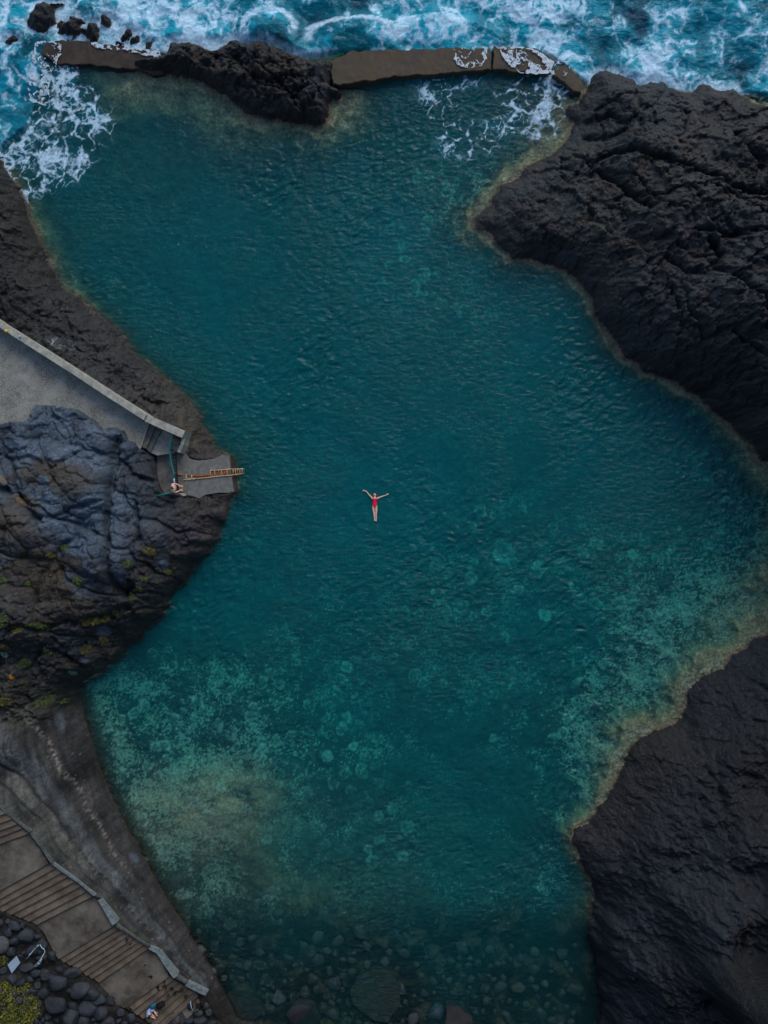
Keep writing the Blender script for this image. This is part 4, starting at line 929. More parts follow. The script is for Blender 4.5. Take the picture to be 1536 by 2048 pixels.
tag(foam_sheet('foam', [(1100, 120), (1135, 128), (1140, 150), (1120, 155), (1098, 145)], .50, .2, 7), 'white foam on the angled end of the sea wall', None, None, 'stuff')
tag(foam_sheet('foam', [(70, 84), (110, 84), (125, 95), (112, 128), (100, 150), (96, 210), (60, 205), (58, 150)], .27, .22, 9), 'lacy foam draining over the left end of the low sea wall', None, None, 'stuff')
tag(foam_sheet('foam', [(180, 84), (320, 104), (320, 118), (240, 100), (190, 96)], .27, .3, 11), 'foam lapping the sea edge of the low brown wall', None, None, 'stuff')

# ------------------------------------------------------------------ terrace, parapet, small steps, bathing platform
te = empty('terrace', (*W(100, 760, TZ), 0))
mb = MB(); prism_px(mb, [(-700, 250), (-150, 556), (0, 655), (150, 752), (289, 842), (298, 848), (284, 892), (262, 925), (150, 925), (0, 925), (-700, 900)], TZ, 1.0)
o = mb.build('paving', M_AGG); reparent_keep(o, te)
tag(te, 'grey pebbled concrete terrace behind the parapet above the pool', 'terrace')
PZ = TZ + .9
pa = empty('parapet', (*W(150, 745, PZ), TZ))
cl = [(-300, 452), (-150, 548), (0, 648.5), (150, 744), (215, 787), (290.5, 835)]
mb = MB(); seg_wall(mb, [(*W(p[0], p[1], PZ), PZ) for p in cl], .36, 1.0)
o = mb.build('wall', M_CONC, bevel=.02); reparent_keep(o, pa)
cl2 = [(291.5, 836), (330, 853), (367, 869)]
mb = MB(); seg_wall(mb, [(*W(p[0], p[1], PZ - .15), PZ - .15) for p in cl2], [.40, .42, .44], 1.9)
o = mb.build('wall', M_CONC, bevel=.02); reparent_keep(o, pa)
mb = MB(); seg_wall(mb, [(*W(p[0], p[1], 3.4), 3.4) for p in ((366, 877), (363, 890), (357, 905))], .20, 1.9)
o = mb.build('end_wall', M_CONC, bevel=.02); reparent_keep(o, pa)
tag(pa, 'pale concrete parapet running along the pool side of the terrace', 'parapet')

st = empty('steps', (*W(310, 880, 2.8), 2.0))
lines = [((297, 846), (281, 893)), ((311, 852), (292, 898)), ((324, 858), (300, 905)), ((337, 864), (309, 912))]
zs = [TZ - .17, TZ - .34, TZ - .51]
for i in range(3):
    (a, b), (c, d) = lines[i], lines[i + 1]
    if i == 2: c, d = (360, 885), (312, 912)
    mb = MB()
    poly = [a, c, d, b] if i < 2 else [a, (347, 862), (361, 872), (356, 902), (340, 907), (314, 911), b]
    prism_px(mb, poly, zs[i], 1.0 + .01 * i)
    o = mb.build('tread', M_AGG2 if i < 2 else M_CONC, bevel=.012); reparent_keep(o, st)
tag(st, 'three shallow concrete steps leading down from the terrace to the bathing platform', 'steps')

pf_ = empty('bathing_platform', (*W(400, 950, 1.5), 0))
mb = MB(); prism_px(mb, [(314, 911), (340, 906), (357, 901), (369, 902), (375, 915), (374, 990), (352, 990), (328, 986), (320, 972), (313, 947)], 2.2, .3)
o = mb.build('deck', M_AGG2, bevel=.02); reparent_keep(o, pf_)
def slope_z(px): return 2.12 - (px - 374) / 90.0 * 1.75
pts = [(374.5, 915), (385, 919), (399, 921), (412, 920), (430, 917), (446, 909), (458, 911), (462, 948), (468, 983), (456, 986), (440, 985), (412, 989), (399, 997), (385, 992), (374.5, 990)]
mb = MB(); T = []; B = []
for p in pts:
    z = slope_z(p[0]); x, y = W(p[0], p[1], z); T.append((x, y, z)); B.append((x, y, -1.5))
mb.quadprism(T, B); o = mb.build('ramp', simple_mat('grey_ramp_concrete', (.155, .155, .14), .85, .3, 4.0, .6, speck=.5, speck_c=(.21, .21, .20), thr=.56)); reparent_keep(o, pf_)
mb = MB(); prism_px(mb, [(459, 911), (466, 912), (476, 986), (468, 985)], .06, -1.5)
o = mb.build('lower_ledge', M_WALLD, bevel=.02); reparent_keep(o, pf_)
mb = MB(); prism_px(mb, [(350, 990), (352, 984), (372, 988), (372, 992), (356, 993)], 2.26, 1.9)
o = mb.build('curb', M_CONC, bevel=.02); reparent_keep(o, pf_)
tag(pf_, 'grey concrete bathing platform sloping down into the pool beneath the ladder', 'platform')

# ladder lying down the ramp and into the water
def lad(px, py, dz=.07):
    z = slope_z(px) + dz if px < 460 else slope_z(460) + dz - (px - 460) * .02
    x, y = W(px, py, z); return (x, y, z)
la = empty('ladder', lad(420, 950))
def rail(pts, r, mat, name='rail', root=la):
    mb = MB(); mb.tube(pts, r, 8); o = mb.build(name, mat, smooth=True); reparent_keep(o, root)
rail([lad(419, 941), lad(440, 940), lad(462, 938), lad(478, 938), lad(488, 937)], .026, M_WHITEP)
rail([lad(367, 959.5), lad(390, 957.5), lad(418, 955), lad(440, 952), lad(461, 950.5), lad(478, 948), lad(489, 946.5)], .026, M_WHITEP)
rail([lad(370, 948.5), lad(386, 951), lad(400, 952), lad(419, 949.5)], .022, M_RUST)
for a in (372, 383, 420, 429, 437, 443, 449, 454, 459.5, 466, 470.5, 475, 479.5, 484, 488):
    t = (a - 419) / 70
    y0 = 941 - 4 * t if a > 410 else 948.5 + (a - 372) * .1
    y1 = 955 - 8.5 * t if a > 410 else 959 - (a - 372) * .08
    rail([lad(a, y0), lad(a + .6, y1)], .022 if a > 410 else .03, M_WHITEP if a not in (437, 449, 459.5) else M_RUST, 'rung')
tag(la, 'long rusty ladder with chipped white rungs running down the platform into the water', 'ladder')
# rust stains under it, a sheet a few millimetres proud of the ramp
mb = MB()
for (a, b, c, d, e) in ((388, 417, 949.5, 956.5, .012), (420, 458, 942, 951.5, .012)):
    mb.quadprism([lad(a, c, e), lad(b, c - 1, e), lad(b, d - 2, e), lad(a, d, e)], [lad(a, c, e - .008), lad(b, c - 1, e - .008), lad(b, d - 2, e - .008), lad(a, d, e - .008)])
o = mb.build('rust_stain', simple_mat('rust_stain', (.24, .085, .038), .9, .5, 14.0, .2, speck=.8, speck_c=(.12, .11, .10), thr=.54)); reparent_keep(o, pf_)

# green railing
ra_ = empty('railing', (*W(345, 920, 2.2), 2.2))
def railz(px, py, z): x, y = W(px, py, z); return (x, y, z)
RT = [(347, 865, 3.75), (341, 884, 3.6), (339, 898, 3.45), (342, 925, 3.3), (347, 945, 3.25), (348, 958, 3.25), (351, 983, 3.25)]
rail([railz(*p) for p in RT[:6]], .05, M_GREEN, 'top_rail', ra_)
rail([railz(*p) for p in RT[5:]], .04, M_DARKM, 'top_rail', ra_)
rail([railz(348, 957, 3.27), railz(349, 967, 3.27)], .045, M_BOARD, 'rail_sleeve', ra_)
rail([railz(350, 984, 3.2), railz(330, 988, 3.15), railz(311, 993, 3.1)], .055, M_GREEN, 'top_rail', ra_)
rail([railz(358, 868, 2.9), railz(351, 900, 2.42), railz(353, 930, 2.35), railz(356, 984, 2.35)], .03, M_DARKM, 'bottom_rail', ra_)
tt = []
for i in range(26):
    f = i / 25.0; s_ = f * (len(RT) - 1); k = min(int(s_), len(RT) - 2); u = s_ - k
    p = [RT[k][j] * (1 - u) + RT[k + 1][j] * u for j in range(3)]
    x, y, z = railz(*p)
    zb = 2.75 if p[1] < 905 else 2.22
    rail([(x, y, z), (x + .015, y, zb)], .022, M_DARKM, 'baluster', ra_)
for p in ((347, 866, 3.7), (340, 899, 3.4), (347, 946, 3.2), (351, 984, 3.2), (330, 988, 3.1), (311, 993, 3.05)):
    x, y, z = railz(*p); rail([(x, y, z), (x, y, 2.22)], .035, M_RUST if p[1] in (866, 946) else M_DARKM, 'post', ra_)
for c in (((345, 874), (360, 880)), ((352, 903), (361, 906)), ((352, 948), (365, 950)), ((352, 978), (366, 984))):
    z = 2.80 if c[0][1] < 900 else 2.24
    rail([railz(*c[0], z), railz(*c[1], z - .01)], .05, M_RUST, 'rusty_bracket', ra_)
tag(ra_, 'green topped metal railing with dark bars along the edge of the bathing platform', 'railing')

# ------------------------------------------------------------------ wide stairway
sw = empty('stairway', (*W(150, 1860, 3), 0))
LAND = []
keys = 'ABCD'
for ki, k in enumerate(keys):
    R_, L_ = FL[k]; Z_ = STZ[k]; n = len(R_)
    mb = MB()
    for i in range(n - 1):
        zt = Z_[i] - RISE                 # tread after riser i
        a, b = W(*L_[i], Z_[i]), W(*R_[i], Z_[i]); c, d = W(*R_[i + 1], zt), W(*L_[i + 1], zt)
        nose = .0
        T = [(*a, zt), (*b, zt), (*c, zt), (*d, zt)]; B = [(*q[:2], zt - .9) for q in T]
        mb.quadprism(T, B)
    o = mb.build('flight', M_STEP, bevel=.008); reparent_keep(o, sw)
    LAND.append((Z_[0], Z_[-1] - RISE, (L_[0], R_[0]), (L_[-1], R_[-1])))
def landing(pts, z):
    mb = MB(); prism_px(mb, pts, z, z - 1.0); o = mb.build('landing', M_LAND, bevel=.01); reparent_keep(o, sw)
LA, LB, LC, LD = LAND
landing([(-120, 1570), (-20, 1606), (8, 1628), (-60, 1655), (-120, 1670)], LA[0])
landing([LA[3][0], LA[3][1], (80, 1698), LB[2][1], LB[2][0], (-80, 1790)], LA[1])
landing([LB[3][0], LB[3][1], (203, 1800), (215, 1826), LC[2][1], LC[2][0], (104, 1898), (88, 1866)], LB[1])
landing([LC[3][0], LC[3][1], (316, 1906), (328, 1930), LD[2][1], LD[2][0], (235, 2010), (212, 1985)], LC[1])
landing([LD[3][0], LD[3][1], (408, 1996), (396, 2018), (372, 2040), (340, 2066), (322, 2075)], LD[1])
tag(sw, 'wide weathered concrete stairway with landings descending to the stony beach', 'stairway')
# low wall bordering the stairway
lw = empty('low_wall', (*W(260, 1860, 3), 0))
def curb(pts, z0, z1, w, mat):
    n = len(pts); P = []
    for i, p in enumerate(pts):
        z = z0 + (z1 - z0) * i / (n - 1) + .12; P.append((*W(p[0], p[1], z), z))
    mb = MB(); seg_wall(mb, P, w, min(z0, z1) - .8); o = mb.build('coping', mat, bevel=.015); reparent_keep(o, lw)
curb([(-60, 1590), (0, 1616), (60, 1664)], 5.2, 4.45, .12, M_CURBD)
curb([(60, 1665), (82, 1694), (103, 1726)], 4.3, 4.3, .12, M_CURBD)
curb([(104, 1727), (127, 1744), (158, 1765), (190, 1792)], 4.2, 3.2, .13, M_CURB)
curb([(200, 1799), (210, 1815), (229, 1849)], 3.1, 3.1, .30, M_CURB)
curb([(231, 1852), (262, 1870), (297, 1893)], 3.0, 2.0, .10, M_CURBD)
curb([(299, 1895), (316, 1904)], 1.95, 1.95, .24, M_CURB)
curb([(317, 1904), (332, 1928), (351, 1955)], 1.95, 1.9, .28, M_CURB)
curb([(353, 1956), (372, 1967)], 1.8, 1.4, .14, M_CURBD)
curb([(373, 1968), (392, 1978), (413, 1988)], 1.4, 1.0, .30, M_CURB)
tag(lw, 'low plastered kerb wall between the stairway and the sloping rock', 'wall')
for i, (a, b, r) in enumerate([(304, 1951, 5), (318, 1953, 4), (330, 1972, 5), (345, 1976, 4), (316, 1976, 5), (352, 1984, 5), (338, 1990, 3), (364, 1980, 4), (328, 1962, 3), (253, 1880, 4), (260, 1888, 3), (246, 2024, 7), (262, 2020, 6), (240, 2034, 6), (372, 1992, 4), (290, 1930, 2)]):
    zc = float(csample(c_sz, np.array([W(a, b, 1.8)[0]]), np.array([W(a, b, 1.8)[1]]))[0])
    zb = min([q for q in [STZ['C'][-1] - RISE, STZ['C'][3], STZ['D'][1], STZ['D'][2], STZ['D'][3], STZ['D'][4], STZ['D'][5], LD[1]]], key=lambda q: abs(q - zc)) - .02
    x, y = W(a, b, zb); mb = MB()
    for j in range(5):
        an = random.uniform(0, 6.3); l = r / PPM * random.uniform(.5, 1.1); x1 = x + random.uniform(-.5, .5) * r / PPM; y1 = y + random.uniform(-.5, .5) * r / PPM
        mb.tube([(x1, y1, zb + .03), (x1 + l * .5 * math.cos(an), y1 + l * .5 * math.sin(an), zb + .06), (x1 + l * math.cos(an + .5), y1 + l * math.sin(an + .5), zb + .03)], [.03, .045, .02], 5)
    o = mb.build('seaweed', M_WEED, smooth=True)
    tag(o, 'small dark clump of dried seaweed lying on the concrete stairway', 'seaweed', 'dark seaweed clumps scattered on the stairway')

# ------------------------------------------------------------------ boulders
def boulder_mesh(seed, mat, sub=3, flat=1.0, facets=7):
    bm = bmesh.new(); bmesh.ops.create_icosphere(bm, subdivisions=sub, radius=1.0)
    r_ = np.random.RandomState(seed); facets = 12; nrm = r_.normal(size=(facets, 3)) * (1, 1, .7); nrm /= np.linalg.norm(nrm, axis=1)[:, None]; dd = r_.uniform(.52, .88, facets)
    for v in bm.verts:
        c = v.co.copy()
        for nv, d in zip(nrm, dd):
            t = c.x * nv[0] + c.y * nv[1] + c.z * nv[2] - d
            if t > 0: c -= Vector(nv) * t * .95
        f = 1 + .10 * float(fbm(np.array([c.x * 1.3 + seed]), np.array([c.y * 1.3 + c.z * .9]), 3, 400 + seed)[0])
        v.co = Vector((c.x * f, c.y * f, c.z * f * flat))
    me = bpy.data.meshes.new('boulder'); bm.to_mesh(me); bm.free()
    for p in me.polygons: p.use_smooth = True
    me.materials.append(mat); return me
BM = [boulder_mesh(i, M_STONE) for i in range(8)]
BMS = [boulder_mesh(20 + i, M_PEB, flat=.7) for i in range(8)]
def put_boulder(px, py, rx, ry, label, group, meshes=BM, ang=None, zs=.8, sink=.25, mat=None, z=None):
    x, y, z0 = on_ground(px, py)
    if z is not None: z0 = z; x, y = W(px, py, z)
    o = bpy.data.objects.new('boulder', random.choice(meshes))
    if mat:
        o.data = o.data.copy(); o.data.materials[0] = mat
    a, b = rx / PPM * 1.12, ry / PPM * 1.12
    o.scale = (a, b, min(a, b) * zs)
    o.rotation_euler = (random.uniform(-.15, .15), random.uniform(-.15, .15), math.radians(ang) if ang is not None else random.uniform(0, 6.28))
    o.location = (x, y, z0 + min(a, b) * zs * (.5 - sink))
    link(o); tag(o, label, 'boulder', group); return o
G1 = 'boulders heaped beside the stairway'
LB1 = 'dark rounded boulder in the heap beside the wide stairway'
big = [(113, 1963, 16, 20, 80), (160, 1976, 17, 20, 60), (112, 2006, 19, 22, 120), (148, 2010, 12, 13, 0), (181, 1984, 15, 18, 100), (176, 2014, 15, 19, 80), (139, 2036, 20, 24, 120), (143, 1945, 19, 10, -10), (69, 1945, 9, 13, 80), (92, 1946, 12, 12, 0), (54, 1934, 10, 15, 90), (24, 1960, 11, 12, 0), (42, 1964, 9, 12, 90), (52, 1872, 17, 15, 20), (43, 1832, 9, 7, 0), (29, 1851, 12, 8, 30), (197, 1998, 12, 16, 100), (201, 2024, 14, 14, 0), (215, 2045, 16, 13, 0), (168, 2044, 12, 15, 0), (86, 1985, 12, 10, 0), (76, 1968, 9, 8, 0), (20, 1900, 14, 11, 0), (65, 1902, 13, 11, 0), (30, 1880, 12, 12, 0), (85, 1915, 11, 9, 0), (120, 1938, 9, 7, 0)]
placed = []
for (a, b, rx, ry, an) in big:
    put_boulder(a, b, rx, ry, LB1, G1, ang=-an); placed.append((a, b, (rx + ry) / 2))
put_boulder(2, 1889, 16, 17, 'pale grey boulder at the left edge beside the stairway foot', G1, mat=M_PALE, ang=20); placed.append((2, 1889, 18))
put_boulder(78, 1957, 9, 4, 'small tan flat stone among the dark boulders', G1, mat=M_OLIVE, ang=20)
tries = 0; cnt = 0
areas = [((-30, 250), (1820, 2075), 120), ]
heap = [(-40, 1812), (40, 1845), (72, 1858), (117, 1928), (195, 1974), (240, 2018), (300, 2056), (330, 2085), (-60, 2085)]
def inpoly(p, P):
    c = False; n = len(P)
    for i in range(n):
        (x0, y0), (x1, y1) = P[i], P[(i + 1) % n]
        if (y0 > p[1]) != (y1 > p[1]) and p[0] < x0 + (p[1] - y0) / (y1 - y0) * (x1 - x0): c = not c
    return c
while cnt < 110 and tries < 6000:
    tries += 1; a, b = random.uniform(-40, 330), random.uniform(1812, 2085)
    r = random.choice([6, 7, 8, 9, 11, 13]) * (1 if tries < 2500 else .65)
    if not inpoly((a, b), heap) or any((a - p[0]) ** 2 + (b - p[1]) ** 2 < ((r + p[2]) * .86) ** 2 for p in placed): continue
    put_boulder(a, b, r, r * random.uniform(.8, 1.25), LB1, G1); placed.append((a, b, r)); cnt += 1
G2 = 'boulders below the foot of the stairway'
for (a, b, rx, ry, an) in [(344, 2024, 9, 9, 0), (366, 2027, 10, 19, 0), (403, 2041, 14, 13, 0), (333, 2041, 9, 8, 0), (386, 2008, 6, 9, 20), (392, 2022, 8, 7, 0), (380, 2042, 9, 8, 0), (350, 2044, 9, 8, 0), (418, 2022, 9, 8, 0), (425, 2046, 10, 8, 0), (318, 2048, 8, 9, 0), (356, 2010, 6, 5, 0)]:
    put_boulder(a, b, rx, ry, 'grey rounded boulder lying below the lowest stairway steps', G2, ang=-an)
# stones on the bed of the shallow end
G3 = 'stones on the bottom of the shallow end'
LB3 = 'wet rounded stone on the bottom of the shallow end of the pool'
placed = []
put_boulder(602, 2026, 38, 30, 'big black smooth boulder at the bottom edge among the beach stones', 'big stones at the shallow end', ang=5, zs=.45, mat=simple_mat('black_stone', (.018, .019, .021), .7, .3, 3, .6)); placed.append((602, 2026, 34))
put_boulder(870, 2024, 17, 21, 'smooth blue grey oval boulder at the bottom edge of the pool', 'big stones at the shallow end', mat=simple_mat('blue_grey_stone', (.04, .06, .08), .7, .25, 3, .4), ang=-15); placed.append((870, 2024, 20))
put_boulder(556, 1993, 16, 14, 'greenish round stone left of the big black boulder', 'big stones at the shallow end', mat=M_PALE); placed.append((556, 1993, 15))
put_boulder(826, 2036, 20, 14, 'dark blue stone between the olive slab and the oval boulder', 'big stones at the shallow end'); placed.append((826, 2036, 18))
put_boulder(790, 1972, 24, 12, 'flat grey stone above the olive slab', 'big stones at the shallow end', zs=.5, mat=M_PALE); placed.append((790, 1972, 16))
for (a, b, r) in ((634, 1918, 14), (675, 1885, 16), (655, 1900, 10), (607, 1892, 12), (770, 1925, 13), (805, 1905, 15), (735, 1928, 10), (868, 1905, 14), (430, 1890, 13), (480, 1885, 12), (465, 1915, 10), (520, 1905, 11)):
    put_boulder(a, b, r, r * random.uniform(.7, 1), LB3, G3, meshes=BMS); placed.append((a, b, r))
def slab(name, poly, h, mat, label, seed):
    zs_ = [on_ground(p[0], p[1])[2] for p in poly]; z = max(zs_) + h
    z = h
    o = worn_slab('slab', poly, z, min(zs_) - .3, mat, amp=.05, seed=seed, ns=.09); tag(o, label, 'rock', 'big stones at the shallow end')
slab('slab', [(718, 1950), (745, 1938), (785, 1940), (802, 1975), (800, 2010), (775, 2046), (748, 2042), (705, 2010), (700, 1985)], -.07, M_OLIVE, 'large flat olive brown rock slab at the bottom centre', 11); placed.append((752, 1992, 50))
slab('slab', [(420, 1992), (470, 1985), (520, 2000), (528, 2025), (500, 2044), (440, 2046), (408, 2020)], -.06, simple_mat('dark_brown_stone', (.034, .027, .018), .8, .4, 2.5, .6), 'flat dark brown rock slab right of the lowest stairway steps', 12); placed.append((468, 2018, 50))
slab('slab', [(893, 2012), (920, 2016), (945, 2040), (940, 2060), (890, 2060)], .08, simple_mat('grey_slab', (.034, .034, .032), .8, .3, 2.5, .6), 'pale grey rock slab beside the blue grey oval boulder', 13); placed.append((915, 2038, 26))
cnt = tries = 0
while cnt < 175 and tries < 9000:
    tries += 1; a, b = random.uniform(385, 1150), random.uniform(1815, 2062)
    f = (b - 1815) / 230.0
    if random.random() > .25 + .9 * f: continue
    r = random.choice([5, 6, 7, 9, 11, 14]) * (1 if tries < 2500 else .7)
    if b < 1890 and (a > 950 or random.random() < .5): continue
    x, y = W(a, b)
    if float(csample(c_main, np.array([x]), np.array([y]))[0]) > .05 and b < 2000: continue
    if any((a - p[0]) ** 2 + (b - p[1]) ** 2 < ((r + p[2]) * .95) ** 2 for p in placed): continue
    put_boulder(a, b, r, r * random.uniform(.7, 1.2), LB3, G3, meshes=BMS, sink=.3 if b < 1990 else .2); placed.append((a, b, r)); cnt += 1
put_boulder(30, 994, 12, 7, 'tan rock block wedged in the crevice of the headland', 'brown blocks on the headland', mat=simple_mat('tan_block', (.11, .095, .075), .8, .3, 4, .5), ang=40)
put_boulder(48, 1010, 17, 12, 'rusty brown boulder lying across the crevice of the headland', 'brown blocks on the headland', mat=simple_mat('brown_block', (.13, .085, .05), .8, .4, 3, .6), ang=-40)
put_boulder(4, 962, 10, 14, 'tan boulder at the left edge of the blue grey rock', 'brown blocks on the headland', mat=simple_mat('sand_block', (.14, .12, .09), .8, .3, 4, .5), ang=30)

# ------------------------------------------------------------------ plants
def tuft(px, py, r, mat, label, n=60, h=.16, name='plant', group='small plants growing in the rock cracks', rx=1.0, ang=0.0, leaf=.06):
    x, y, z = on_ground(px, py); R = r / PPM; mb = MB(); ca_, sa_2 = math.cos(ang), math.sin(ang)
    for _ in range(n):
        d = math.sqrt(random.random()) * R; t = random.uniform(0, 6.28)
        ux, uy = d * math.cos(t) * rx, d * math.sin(t); dx, dy = ux * ca_ - uy * sa_2, ux * sa_2 + uy * ca_
        zz_ = hat(x + dx, y + dy) - z + random.uniform(0, h) * (1 - .5 * d / R)
        a = random.uniform(0, 6.28); l = leaf * random.uniform(.6, 1.5); tilt = random.uniform(.1, .9)
        p0 = Vector((dx, dy, zz_)); dr = Vector((math.cos(a), math.sin(a), tilt)).normalized() * l; sd_ = Vector((-math.sin(a), math.cos(a), random.uniform(-.4, .4))).normalized() * l * .3
        b = len(mb.v); mb.v += [tuple(p0 - sd_ * .6), tuple(p0 + dr * .6 - sd_), tuple(p0 + dr * 1.2), tuple(p0 + dr * .6 + sd_), tuple(p0 + sd_ * .6)]
        mb.f.append((b, b + 1, b + 2, b + 3, b + 4))
    me = bpy.data.meshes.new(name); me.from_pydata(mb.v, [], mb.f); me.materials.append(mat)
    o = bpy.data.objects.new(name, me); o.location = (x, y, z); link(o); tag(o, label, 'plant', group); return o
PL = [(156, 1164, 9, M_MOSS, 'biggest bright green tuft in the middle of the brown rock', 1, 0), (56, 1167, 6, M_MOSS, 'small green tuft near the left edge of the headland', .6, 0), (128, 1095, 5, M_MOSS, 'green tuft just below the blue grey rock', 1.4, 0), (100, 1110, 5, M_MOSSY, 'small yellow tuft left of the green tuft below the blue rock', 1, 0),
 (298, 1102, 8, M_MOSSY, 'yellow green tuft among the rounded knobs of the headland', 1.4, -.5), (256, 1128, 6, M_MOSS, 'green tuft beside the pale blue boulder knob', 1.3, 0), (336, 1144, 5, M_MOSSY, 'yellow tuft close to the pool edge of the headland', 1, 0), (290, 1158, 6, M_MOSS, 'upper green tuft of the slanting row above the dark rock face', .8, .9), (278, 1176, 6, M_MOSS, 'middle green tuft of the slanting row above the dark rock face', .9, .7), (264, 1192, 7, M_MOSS, 'lowest green tuft of the slanting row above the dark rock face', .8, .9),
 (234, 1224, 6, M_MOSSY, 'yellow tuft at the right end of the long mossy crack', 1, 0), (212, 1237, 6, M_MOSSY, 'yellow green tuft in the right half of the long mossy crack', 1.2, .3), (180, 1243, 7, M_MOSSY, 'long yellow green tuft in the middle of the long mossy crack', 2.6, 0), (75, 1253, 7, M_MOSS, 'green tuft at the left part of the long mossy crack', 2, -.2), (33, 1258, 5, M_MOSSY, 'yellow tuft at the left end of the long mossy crack', 2.4, 0), (3, 1240, 13, M_MOSS, 'large green clump cut by the left edge of the picture', .7, 0),
 (208, 1280, 7, M_MOSSY, 'olive yellow tuft below the mossy crack', 1, .5), (173, 1299, 8, M_MOSSY, 'wide yellow patch of plants on the lower headland', 1, .8), (97, 1305, 7, M_MOSS, 'green tuft on the dark lower part of the headland', 1, .4), (147, 1344, 6, M_MOSSP, 'round pale mint green plant near the foot of the headland', 1, 0), (11, 1309, 5, M_MOSSP, 'pale mint green plant near the left edge', 1, 0),
 (92, 1400, 9, M_MOSS, 'green tuft at the foot of the headland above the sloping concrete', 1.6, .35), (6, 1162, 7, M_MOSS, 'green tuft at the left edge beside white lichen', 1, .5), (6, 1294, 6, M_MOSSY, 'yellow tuft at the left edge above the pale mint plant', 1, 0), (23, 1353, 4, M_MOSSO, 'small orange plant on the lower headland', .8, 0), (48, 1326, 8, M_MOSS, 'dull green patch of plants above the orange plant', 1.3, .2), (10, 1402, 8, M_MOSSY, 'brown yellow tuft above the top of the banded slope', 1.3, 0), (130, 1402, 5, M_MOSS, 'tiny green tuft right of the one above the sloping concrete', 1, 0)]
for (a, b, r, mt, lb, rx, an) in PL:
    tuft(a, b, r, mt, lb, n=int((30 if rx < 1.8 else 45) * r * max(rx, .7)), h=.10, rx=rx, ang=an)
SH = [(45, 2022, 30, 'wide yellow green spiky bush in the bottom left corner'), (8, 1985, 20, 'yellow green bush at the left edge above the corner bush'), (2, 2040, 22, 'dense green bush at the very bottom left'), (50, 1972, 10, 'small thin bush between boulders beside the white board'), (6, 1918, 10, 'sparse weeds left of the white board')]
for (a, b, r, lb) in SH:
    tuft(a, b, r, M_LEAF, lb, n=int(r * r * 1.5), h=.55, name='shrub', group='yellow green bushes growing over the boulders', leaf=.085)['category'] = 'bush'

# ------------------------------------------------------------------ litter and small things
x, y, z = on_ground(28, 1928); z += .45
mb = MB(); q = [(32.7, 1912), (40, 1926), (23.5, 1947), (15, 1930)]; zq = [z + .12, z, z - .05, z + .1]
mb.quadprism([(*W(*q[i], zq[i]), zq[i]) for i in range(4)], [(*W(*q[i], zq[i]), zq[i] - .05) for i in range(4)])
tag(mb.build('board', M_BOARD, bevel=.006), 'pale white rectangular board lying on the boulders at bottom left', 'board')
x, y, z = on_ground(70, 1905); z += .42
tp = empty('plastic_tubing', (x, y, z))
def tpp(L_, dz=0): return [(*W(p[0] / 7.64, 1780 + p[1] / 7.64, z + dz), z + dz + .06 * math.sin(i * 2.1)) for i, p in enumerate(L_)]
for L_, dz, r in (([(415, 1045), (450, 1000), (490, 950), (525, 905), (570, 860), (610, 845), (640, 885), (680, 900), (682, 955), (650, 1010), (615, 1070), (580, 1110), (520, 1170)], 0, .024), ([(545, 885), (580, 835), (600, 850)], .05, .018), ([(640, 1050), (625, 1085), (600, 1125), (545, 1175)], .04, .02), ([(575, 1115), (608, 1130)], .06, .02), ([(430, 1020), (470, 965)], .05, .024)):
    rail(tpp(L_, dz), r, M_PIPE, 'tube', tp)
tag(tp, 'bent white plastic tubing lying in a loop on the boulders', 'tubing')
x, y = W(14, 663, PZ); mb = MB(); mb.tube([(x, y, PZ), (x, y, PZ + .14), (x, y, PZ + .2)], [.09, .10, .05], 10); mb.tube([(x + .1, y - .06, PZ + .02), (x + .16, y - .1, PZ + .02)], .03, 6)
tag(mb.build('small_pot', M_YEL, smooth=True), 'tiny yellow pot standing on the parapet near the left edge', 'pot')
x, y = W(41, 674, PZ); mb = MB(); mb.tube([(x, y, PZ), (x, y, PZ + .16), (x, y, PZ + .2), (x, y, PZ + .26)], [.06, .06, .03, .03], 10); mb.tube([(x - .05, y - .09, PZ + .015), (x - .08, y - .2, PZ + .015)], [.04, .03], 6)
tag(mb.build('bottle', M_PIPE, smooth=True), 'small white bottle standing on the parapet right of the yellow pot', 'bottle')

# ------------------------------------------------------------------ people
def skin_body(name, verts, edges, mat, sub=2, root=0):
    me = bpy.data.meshes.new(name); me.from_pydata([v[:3] for v in verts], edges, [])
    o = bpy.data.objects.new(name, me); COL.objects.link(o)
    o.modifiers.new('skin', 'SKIN').use_smooth_shade = True
    for i, v in enumerate(verts):
        r = v[3]; me.skin_vertices[0].data[i].radius = (r, v[4] if len(v) > 4 else r)
    me.skin_vertices[0].data[root].use_root = True
    s = o.modifiers.new('sub', 'SUBSURF'); s.levels = sub; s.render_levels = sub
    dg = bpy.context.evaluated_depsgraph_get(); dg.update()
    nm = bpy.data.meshes.new_from_object(o.evaluated_get(dg)); nm.name = name
    bpy.data.objects.remove(o, do_unlink=True); bpy.data.meshes.remove(me)
    nm.materials.clear(); nm.materials.append(mat)
    for p in nm.polygons: p.use_smooth = True
    return nm
def shell(name, src, pred, off, mat, parent):
    bm = bmesh.new(); bm.from_mesh(src); bm.normal_update()
    bmesh.ops.delete(bm, geom=[f for f in bm.faces if not pred(f.calc_center_median())], context='FACES')
    for v in bm.verts: v.co += v.normal * off
    me = bpy.data.meshes.new(name); bm.to_mesh(me); bm.free()
    for p in me.polygons: p.use_smooth = True
    me.materials.clear(); me.materials.append(mat)
    return link(bpy.data.objects.new(name, me), parent)
